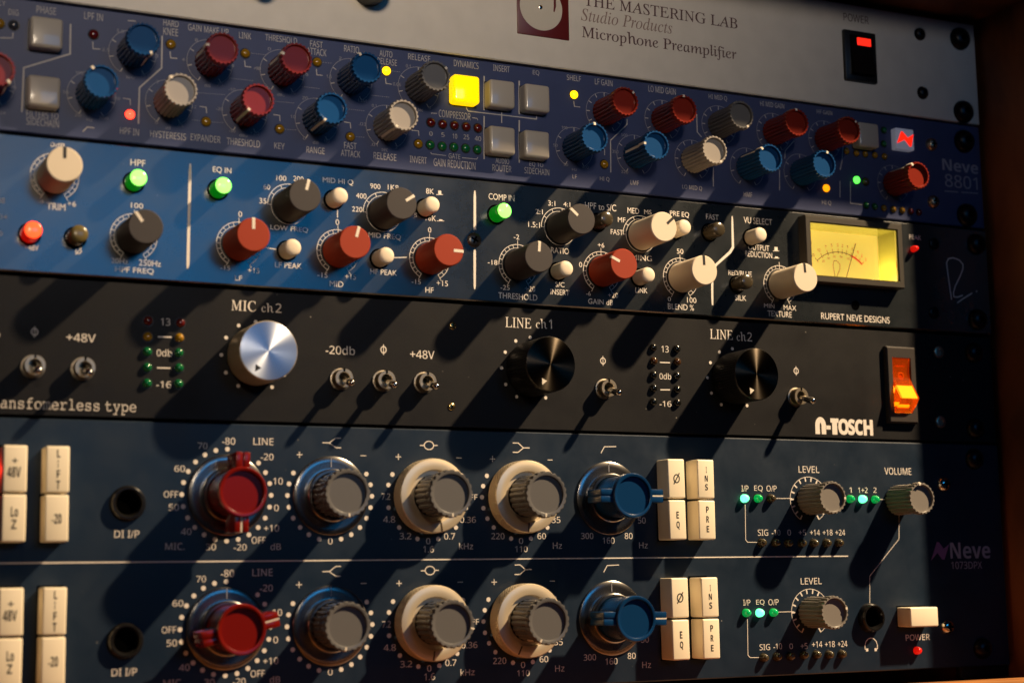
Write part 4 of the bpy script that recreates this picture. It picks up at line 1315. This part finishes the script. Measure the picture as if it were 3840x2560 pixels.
pd.line([LP(.042, 0)] + [LP(.095 - .053 * math.cos(R(t)), .52 + .36 * math.sin(R(t))) for t in range(0, 181, 15)] + [LP(.148, 0)], lw * .076)
pd.line([LP(.19, .42), LP(.265, .42)], lh * .24)
pd.line([LP(.265, .86), LP(.405, .86)], lh * .26)
pd.line([LP(.335, .86), LP(.335, 0)], lw * .085)
pd.text('O', (LP(.398, 0)[0], LG[1], LP(.575, 0)[0], LP(0, .98)[1]), 'bold', offset=.03)
pd.text('S', (LP(.565, 0)[0], LG[1], LP(.685, 0)[0], LP(0, .98)[1]), 'bold', offset=.03)
pd.text('C', (LP(.685, 0)[0], LG[1], LP(.825, 0)[0], LP(0, .98)[1]), 'bold', offset=.03)
pd.text('H', (LP(.835, 0)[0], LG[1], LP(1, 0)[0], LP(0, .98)[1]), 'bold', offset=.03)
pd.build(fd, YD)


def turned_knob(at, ang, face, side, arrow, label, r=9.75, h=15.6):
    b = MB()
    b.lathe([(r - .1, .5), (r, .8), (r, h - 1.0, .22), (r - .05, h - .55), (r - .35, h)], M[side], 240, 60, mode='groove')
    k = put('knob', b.mesh('turned_knob', 40), ud, at, YD, ang, label)
    b = MB()
    b.lathe([(r - .35, h), (r - .5, h + .05), (.05, h - .12), (0, h - .12)], M[face], 96)
    sub('cap', b.mesh('knob_cap', 40), k)
    b = MB()
    b.prism([(-1.05, r - 3.6), (1.05, r - 3.6), (0, r - 1.5)], h - .1, h + .1, M[arrow])
    sub('arrow', b.mesh('arrow', 0), k)


turned_knob((-70.7, 110.7), 213, 'spun_alu', 'alu', 'pointer_black', 'bright aluminium knob with a black arrow', h=14.8)
turned_knob((30.0, 110.6), 205, 'spun_black', 'black', 'pointer_white', 'black turned knob with a white arrow', h=15.8)
turned_knob((115.0, 110.55), 203, 'spun_black', 'black', 'pointer_white', 'black turned knob with a white arrow', h=15.8)
for at in ((-141.61, 104.28), (-126.43, 104.21), (-41.27, 104.27), (-26.12, 104.21), (-11.11, 104.25), (59.38, 104.63), (142.97, 104.52)):
    toggle(ud, YD, at)
for at, kd in (((-106.22, 120.55), 'red_off'), ((-106.31, 115.41), 'yellow_off'), ((-106.34, 110.59), 'green_off'), ((-106.26, 105.56), 'green_off'), ((-106.25, 100.47), 'green_off'),
               ((-95.77, 120.45), 'red_off'), ((-96.07, 115.56), 'yellow_off'), ((-96.18, 110.69), 'green_off'), ((-96.04, 105.81), 'green_off'), ((-96.15, 100.67), 'green_off'),
               ((80.38, 120.78), 'black_off'), ((80.36, 115.72), 'amber_off'), ((80.05, 110.58), 'black_off'), ((80.04, 105.71), 'black_off'), ((79.73, 100.68), 'black_off'),
               ((90.44, 120.75), 'black_off'), ((90.42, 115.87), 'amber_off'), ((90.14, 110.73), 'black_off'), ((90.06, 105.66), 'black_off'), ((89.98, 100.69), 'black_off')):
    led(ud, kd, YD, at, 1.5, 1.3)
for at in ((-0.04, 124.64), (-0.74, 96.40)):
    screw(ud, 'brass', YD, at, 1.35, .5, drive='cross', rot=20)
for at in ((213.67, 125.25), (212.64, 97.02)):
    screw(ud, 'nickel', YD, at, 2.4, .8, cup=True)
for at in ((231.47, 125.81), (230.11, 94.74)):
    screw(ud, 'screw_black', YD, at, 4.2, 3.2, 'rack_screw', 'hex')
    screw(ud, 'screw_black', YD, (-at[0], at[1]), 4.2, 3.2, 'rack_screw', 'hex')
# amber rocker switch
rx, rz = 193.0, 111.0
b = MB()
plate(b, -7.2, 7.2, -15.2, 15.2, 2.2, M['rocker_bezel'], .6, [(-4.6, 4.6, -11.2, 10.8)])
b.v = [(x_, y_ - 2.2, z_) for x_, y_, z_ in b.v]
ar = put('rocker_switch', b.mesh('rocker_switch', 40), ud, (rx, rz), YD, 0, 'amber lit rocker switch')
b = MB()
am, ah, ad = M['amber'], M['amber_hot'], M['amber_deep']
prof = [(.2, -11.0), (.2, 10.6), (1.9, 10.6), (1.7, 9.6), (1.2, 7.5), (1.0, 5.0), (1.3, 3.0), (2.2, 1.4), (6.4, -5.6), (5.4, -7.2), (1.8, -11.0)]
b.side_prism(prof, -4.4, 4.4, am, mats=[am] * 11)
sub('rocker', b.mesh('rocker', 0), ar)
b = MB()
# the hot lamp face on the slope
s0, s1 = Vector((2.2, 1.4)), Vector((6.4, -5.6))
nn = Vector((.857, .514)) * -.35
q0, q1 = s0 + (s1 - s0) * .25 + nn, s1 - (s1 - s0) * .03 + nn
b.side_prism([(q0.x, q0.y), (q1.x, q1.y), (q1.x - .3, q1.y - .1), (q0.x - .3, q0.y - .1)], -3.7, 3.9, ah)
sub('lamp_face', b.mesh('lamp_face', 0), ar)
b = MB()
b.tube([(-2.6, 1.0, -7.5), (2.6, 1.0, -7.5)], .7, M['amber_bulb'], 12)
b.tube([(-2.4, .9, 7.6), (2.4, .9, 7.6)], .3, M['amber_deep'], 12)
sub('neon_bulb', b.mesh('neon_bulb', 40), ar)
b = MB()
b.lathe([(1.5, 1.0), (1.5, 1.35), (1.0, 1.4), (.95, 1.15), (0, 1.1)], ad, 24, cz=3.6)
sub('rocker_mark', b.mesh('rocker_mark', 40), ar)

# ================================================================== tall dark blue two channel preamplifier
YE = 0.5
ue = unit_root('dual_preamplifier', 0, 88.1, YE, 'tall dark blue rack unit at the bottom with winged red knobs and cream key buttons', 'preamplifier')
fe = faceplate(ue, YE, .4, 88.3, M['teal_panel'], bev=.4)
pe = Print(M['print'])
ZU, ZL = 65.35, 23.1
XS = (-79.95, -45.0, -10.2, 24.8, 59.8)
for row, cz in enumerate((ZU, ZL)):
    dz = cz - ZU

    def T(t, bx, style='sans', m=None):
        pe.text(t, (bx[0], bx[1] + dz, bx[2], bx[3] + dz), style, m=m)
    for t, bx in (('-80', (-81.73, 81.54, -77.40, 83.76)), ('70', (-89.63, 79.94, -86.54, 81.98)), ('60', (-97.13, 72.51, -93.71, 74.53)), ('OFF', (-100.40, 64.36, -95.86, 66.42)), ('50', (-98.78, 60.24, -95.54, 62.35)), ('40', (-94.75, 52.63, -91.40, 54.69)),
                  ('30', (-86.70, 47.76, -83.40, 49.82)), ('MIC.', (-99.68, 47.93, -93.54, 50.08)), ('-20', (-77.52, 47.65, -73.32, 49.68)), ('LINE', (-71.33, 81.68, -64.56, 83.93)), ('-20', (-68.83, 76.75, -64.53, 78.88)), ('10', (-64.54, 68.88, -61.33, 71.06)),
                  ('0', (-64.22, 60.23, -62.67, 62.35)), ('+10', (-67.58, 53.63, -62.53, 55.79)), ('OFF', (-71.69, 49.81, -67.01, 51.96)), ('dB', (-65.35, 47.74, -61.89, 49.89)), ('0', (-45.76, 49.44, -44.18, 51.53)), ('7.2', (-26.87, 64.22, -23.76, 66.35)), ('4.8', (-26.32, 56.58, -22.04, 58.71)),
                  ('3.2', (-20.48, 51.02, -16.23, 53.15)), ('0', (-10.83, 49.35, -9.33, 51.44)), ('1.6', (-11.92, 46.55, -8.04, 48.75)), ('0.7', (-4.21, 50.92, -0.15, 53.07)), ('0.36', (1.74, 56.57, 7.69, 58.63)), ('OFF', (3.36, 64.44, 8.41, 66.29)),
                  ('kHz', (1.33, 47.57, 6.52, 49.73)), ('220', (13.48, 50.92, 18.46, 53.05)), ('110', (22.54, 46.50, 27.27, 48.58)), ('0', (24.03, 49.31, 25.61, 51.34)), ('60', (31.22, 50.92, 34.54, 53.02)), ('35', (36.91, 56.55, 40.33, 58.73)), ('Hz', (37.17, 47.55, 40.77, 49.71)),
                  ('300', (48.45, 50.93, 53.37, 53.06)), ('160', (57.09, 49.23, 61.93, 51.42)), ('80', (66.12, 50.88, 69.35, 53.03)), ('50', (71.75, 56.42, 74.94, 58.59)), ('Hz', (71.95, 47.53, 75.54, 49.69))):
        T(t, bx)
    up = lambda p_: (p_[0], p_[1] + dz)
    pe.plus(up((-55.68, 78.72)), 1.0, .28); pe.minus(up((-33.35, 78.82)), 1.0, .25); pe.plus(up((-20.74, 78.67)), 1.0, .28); pe.minus(up((1.56, 78.74)), 1.0, .25)
    pe.plus(up((14.31, 78.58)), 1.0, .28); pe.minus(up((36.71, 78.63)), 1.0, .25)
    for ln in ([(-47.72, 82.83), (-45.27, 82.88), (-43.04, 84.51), (-41.26, 84.50)], [(-45.39, 82.88), (-43.04, 81.30), (-41.26, 81.28)], [(-12.84, 82.71), (-11.21, 82.74)], [(-7.77, 82.82), (-6.32, 82.85)],
               [(22.23, 84.32), (24.32, 84.37), (26.33, 82.69), (28.76, 82.74)], [(22.17, 81.06), (24.27, 81.10), (26.26, 82.63)], [(57.25, 81.46), (58.71, 83.78), (63.54, 83.94)]):
        pe.line([up(a) for a in ln], .32)
    c = up((-9.53, 82.78))
    pe.line([(c[0] + 1.75 * math.sin(R(a)), c[1] + 1.42 * math.cos(R(a))) for a in range(0, 361, 20)], .32)
    # detent dots, every fifteen degrees
    for xi, angs in ((0, [a for a in range(-180, 180, 15) if a not in (15, 30)]), (1, [a for a in range(-165, 166, 15) if abs(a) >= 60]), (2, (-60, -75, -105, -135, -165, 165, 135, 105, 75, 60)),
                     (3, (-60, -75, -90, -105, -120, -135, -165, 165, 135, 105, 75, 60))):
        for a in angs:
            pe.dot((XS[xi] + 14.7 * math.sin(R(a)), cz + 14.7 * math.cos(R(a))), .78)
    # knobs
    for xi in (0, 1, 4):
        disc(ue, YE, (XS[xi], cz))
    winged_knob(ue, 'red_dark', YE, (XS[0], cz), (181, 76)[row], 'red winged knob')
    winged_knob(ue, 'blue_dark', YE, (XS[4], cz), (90, 91)[row], 'dark blue winged knob')
    grey_knob(ue, YE, (XS[1], cz), (176, 186)[row], 17.2)
    for xi, a1, a2 in ((2, (168, 185)[row], (177, 103)[row]), (3, (181, 203)[row], (183, 206)[row])):
        skirt(ue, YE, (XS[xi], cz), a1)
        grey_knob(ue, YE, (XS[xi], cz), a2, 20.6)
    # cream keys, right hand block of four and left hand block of four
    zt, zb = (72.2, 57.4) if row == 0 else (29.75, 15.0)
    for cx_, cz_, lg in ((83.85, zt, 'slash'), (96.25, zt, [('I', (.05, 2.2, .35, 4.4)), ('N', (-.55, -.9, .75, 1.3)), ('S', (-.5, -4.1, .7, -1.8))]), (83.6, zb, [('E', (-.5, .5, .55, 3.0)), ('Q', (-.6, -3.4, .75, -.5))]),
                         (96.25, zb, [('P', (-.4, 2.6, .75, 4.9)), ('R', (-.4, -.9, .8, 1.4)), ('E', (-.4, -4.4, .7, -2.1))])):
        key_button(ue, YE, (cx_, cz_ + (0 if lg != 'x' else 0)), lg)
    for cx_, cz_, lg in ((-147.4, zt, [('+', (-1.0, 1.6, .8, 3.2)), ('48V', (-2.3, -2.6, 1.7, .6))]), (-134.8, zt, [('L', (-.3, 3.6, .7, 6.0)), ('I', (-.1, .6, .2, 2.8)), ('F', (-.3, -2.6, .7, -.2)), ('T', (-.4, -6.0, .7, -3.4))]),
                         (-147.4, zb, [('Lo', (-.9, .4, 1.2, 3.4)), ('Z', (-.7, -3.2, .8, -.4))]), (-134.8, zb, [('-20', (-1.4, -1.6, 1.4, 1.4))])):
        key_button(ue, YE, (cx_, cz_), lg)
    jx = (-111.83, 62.41)
    jack(ue, YE, (jx[0], 62.4 + dz))
    T('DI I/P', (-115.71, 51.75, -107.93, 54.03))
# middle rule
pe.line([(-158, 44.25), (163.99, 44.07)], .42)
# meters on the right
for t, bx in (
        ('I/P', (116.54, 68.30, 119.66, 70.55)), ('EQ', (122.21, 68.23, 126.01, 70.62)), ('O/P', (127.70, 68.41, 132.28, 70.68)), ('SIG', (123.09, 51.93, 127.69, 54.23)), ('-10', (129.31, 52.04, 133.21, 54.17)), ('0', (136.39, 52.02, 138.02, 54.17)), ('+5', (141.52, 52.01, 144.88, 54.16)),
        ('+14', (146.76, 52.00, 151.28, 54.16)), ('+18', (152.65, 51.99, 157.21, 54.16)), ('+24', (158.58, 51.98, 163.10, 54.16)), ('1', (165.93, 68.32, 167.09, 70.33)), ('1+2', (170.20, 68.31, 174.73, 70.39)), ('2', (177.48, 68.42, 179.06, 70.45)),
        ('I/P', (115.56, 26.35, 118.71, 28.49)), ('EQ', (121.23, 26.23, 124.92, 28.38)), ('O/P', (126.67, 26.23, 131.26, 28.45)), ('SIG', (122.03, 9.92, 126.65, 12.11)), ('-10', (128.18, 10.03, 131.96, 12.18)), ('0', (135.33, 9.97, 136.87, 12.00)), ('+5', (140.41, 9.79, 143.51, 11.95)),
        ('+14', (145.62, 10.20, 150.24, 12.44)), ('+18', (151.45, 10.09, 156.03, 12.33)), ('+24', (157.40, 10.03, 161.79, 12.28))):
    pe.text(t, bx, 'sans')
for t, bx in (('LEVEL', (142.69, 75.73, 152.22, 78.22)), ('VOLUME', (183.29, 75.56, 196.43, 78.26)), ('LEVEL', (141.59, 33.68, 151.17, 36.06)), ('POWER', (189.67, 11.43, 201.36, 13.74))):
    pe.text(t, bx, 'sans')
pe.text('Neve', (213.76, 42.67, 234.15, 49.00), 'bold', m=M['print_dim'])
pe.text('1073DPX', (213.95, 38.63, 229.53, 41.52), 'sans', m=M['print_dim'])
pe.poly([(203.87, 41.87), (207.28, 49.20), (208.42, 49.19), (210.53, 46.62), (213.53, 48.53), (210.65, 42.32), (209.44, 42.46), (207.33, 45.04)], M['print_purple'])
for pts in ([(117.95, 63.44), (117.62, 50.43), (118.44, 49.53), (123.15, 49.51)], [(117.16, 21.40), (116.82, 8.38), (117.71, 7.46), (122.00, 7.32)], [(131.96, 65.85), (139.16, 65.91)], [(130.95, 23.66), (137.85, 23.70)],
            [(180.42, 65.84), (184.38, 65.87)], [(189.37, 60.37), (188.76, 50.53), (173.84, 36.39), (173.23, 25.97)]):
    pe.line(pts, .24)
# headphone symbol
HP = (172.98, 9.62)
pe.line([(HP[0] - 2.9, HP[1] - 1.0), (HP[0] - 2.95, HP[1] + .6), (HP[0] - 2.4, HP[1] + 2.1), (HP[0] - 1.2, HP[1] + 3.1), (HP[0], HP[1] + 3.35), (HP[0] + 1.2, HP[1] + 3.1), (HP[0] + 2.4, HP[1] + 2.1), (HP[0] + 2.95, HP[1] + .6), (HP[0] + 2.9, HP[1] - 1.0)], .3)
pe.line([(HP[0] - 2.55, HP[1] - 1.1), (HP[0] - 1.5, HP[1] - 1.1)], 1.1)
pe.line([(HP[0] + 1.5, HP[1] - 1.1), (HP[0] + 2.55, HP[1] - 1.1)], 1.1)
LV = ((146.9, ZU + .15), (145.5, ZL + .2), (188.6, ZU + .15))
for c, ang in ((LV[0], 92), (LV[1], 75), (LV[2], -8)):
    ribbed_knob(ue, 'grey_mid', YE, c, ang, 'small grey ribbed knob', r=6.15, h=15.3)
for c in LV[:2]:
    pe.arc(c, 8.6, -150, 150, .22)
    for a in range(-150, 151, 20):
        pe.tick(c, a, 6.9, 8.6, .55)
pe.build(fe, YE)
for at, kd in (((117.39, 65.69), 'teal_on'), ((123.42, 65.74), 'teal_mid'), ((129.28, 65.78), 'brown_off'), ((165.76, 65.87), 'teal_mid'), ((171.65, 65.85), 'teal_on'), ((177.67, 65.77), 'teal_mid'),
               ((116.45, 23.69), 'teal_mid'), ((122.27, 23.56), 'teal_on'), ((128.43, 23.55), 'teal_mid'),
               ((124.50, 49.30), 'brown_off'), ((130.72, 49.33), 'brown_off'), ((136.38, 49.13), 'brown_off'), ((142.55, 49.04), 'brown_off'), ((148.09, 49.02), 'brown_off'), ((153.98, 49.06), 'brown_off'), ((159.68, 49.04), 'brown_off'),
               ((123.48, 7.19), 'brown_off'), ((129.42, 7.40), 'brown_off'), ((135.33, 7.39), 'brown_off'), ((141.38, 7.61), 'brown_off'), ((147.16, 7.54), 'brown_off'), ((152.91, 7.35), 'brown_off'), ((158.78, 7.35), 'brown_off')):
    led(ue, kd, YE, at, 1.55, 2.4)
led(ue, 'red_mid', YE, (194.47, 7.56), 1.5, 2.4)
led(ue, 'red_on', YE, (-153.6, 72.2), 1.6, 3.0)
jack(ue, YE, (172.85, 20.60), 5.3, 3.5, 3.2)
key_button(ue, YE, (192.9, 20.5), None, 13.4, 7.4, 8.0, 'power_button')
for at in ((212.07, 72.04), (210.07, 16.27)):
    screw(ue, 'chrome', YE, at, 3.0, 2.3)
for at in ((228.32, 82.33), (227.05, 7.39)):
    screw(ue, 'screw_black', YE, at, 4.2, 3.2, 'rack_screw', 'hex')
    screw(ue, 'screw_black', YE, (-at[0], at[1]), 4.2, 3.2, 'rack_screw', 'hex')

bpy.data.objects.remove(txt_ob, do_unlink=True)
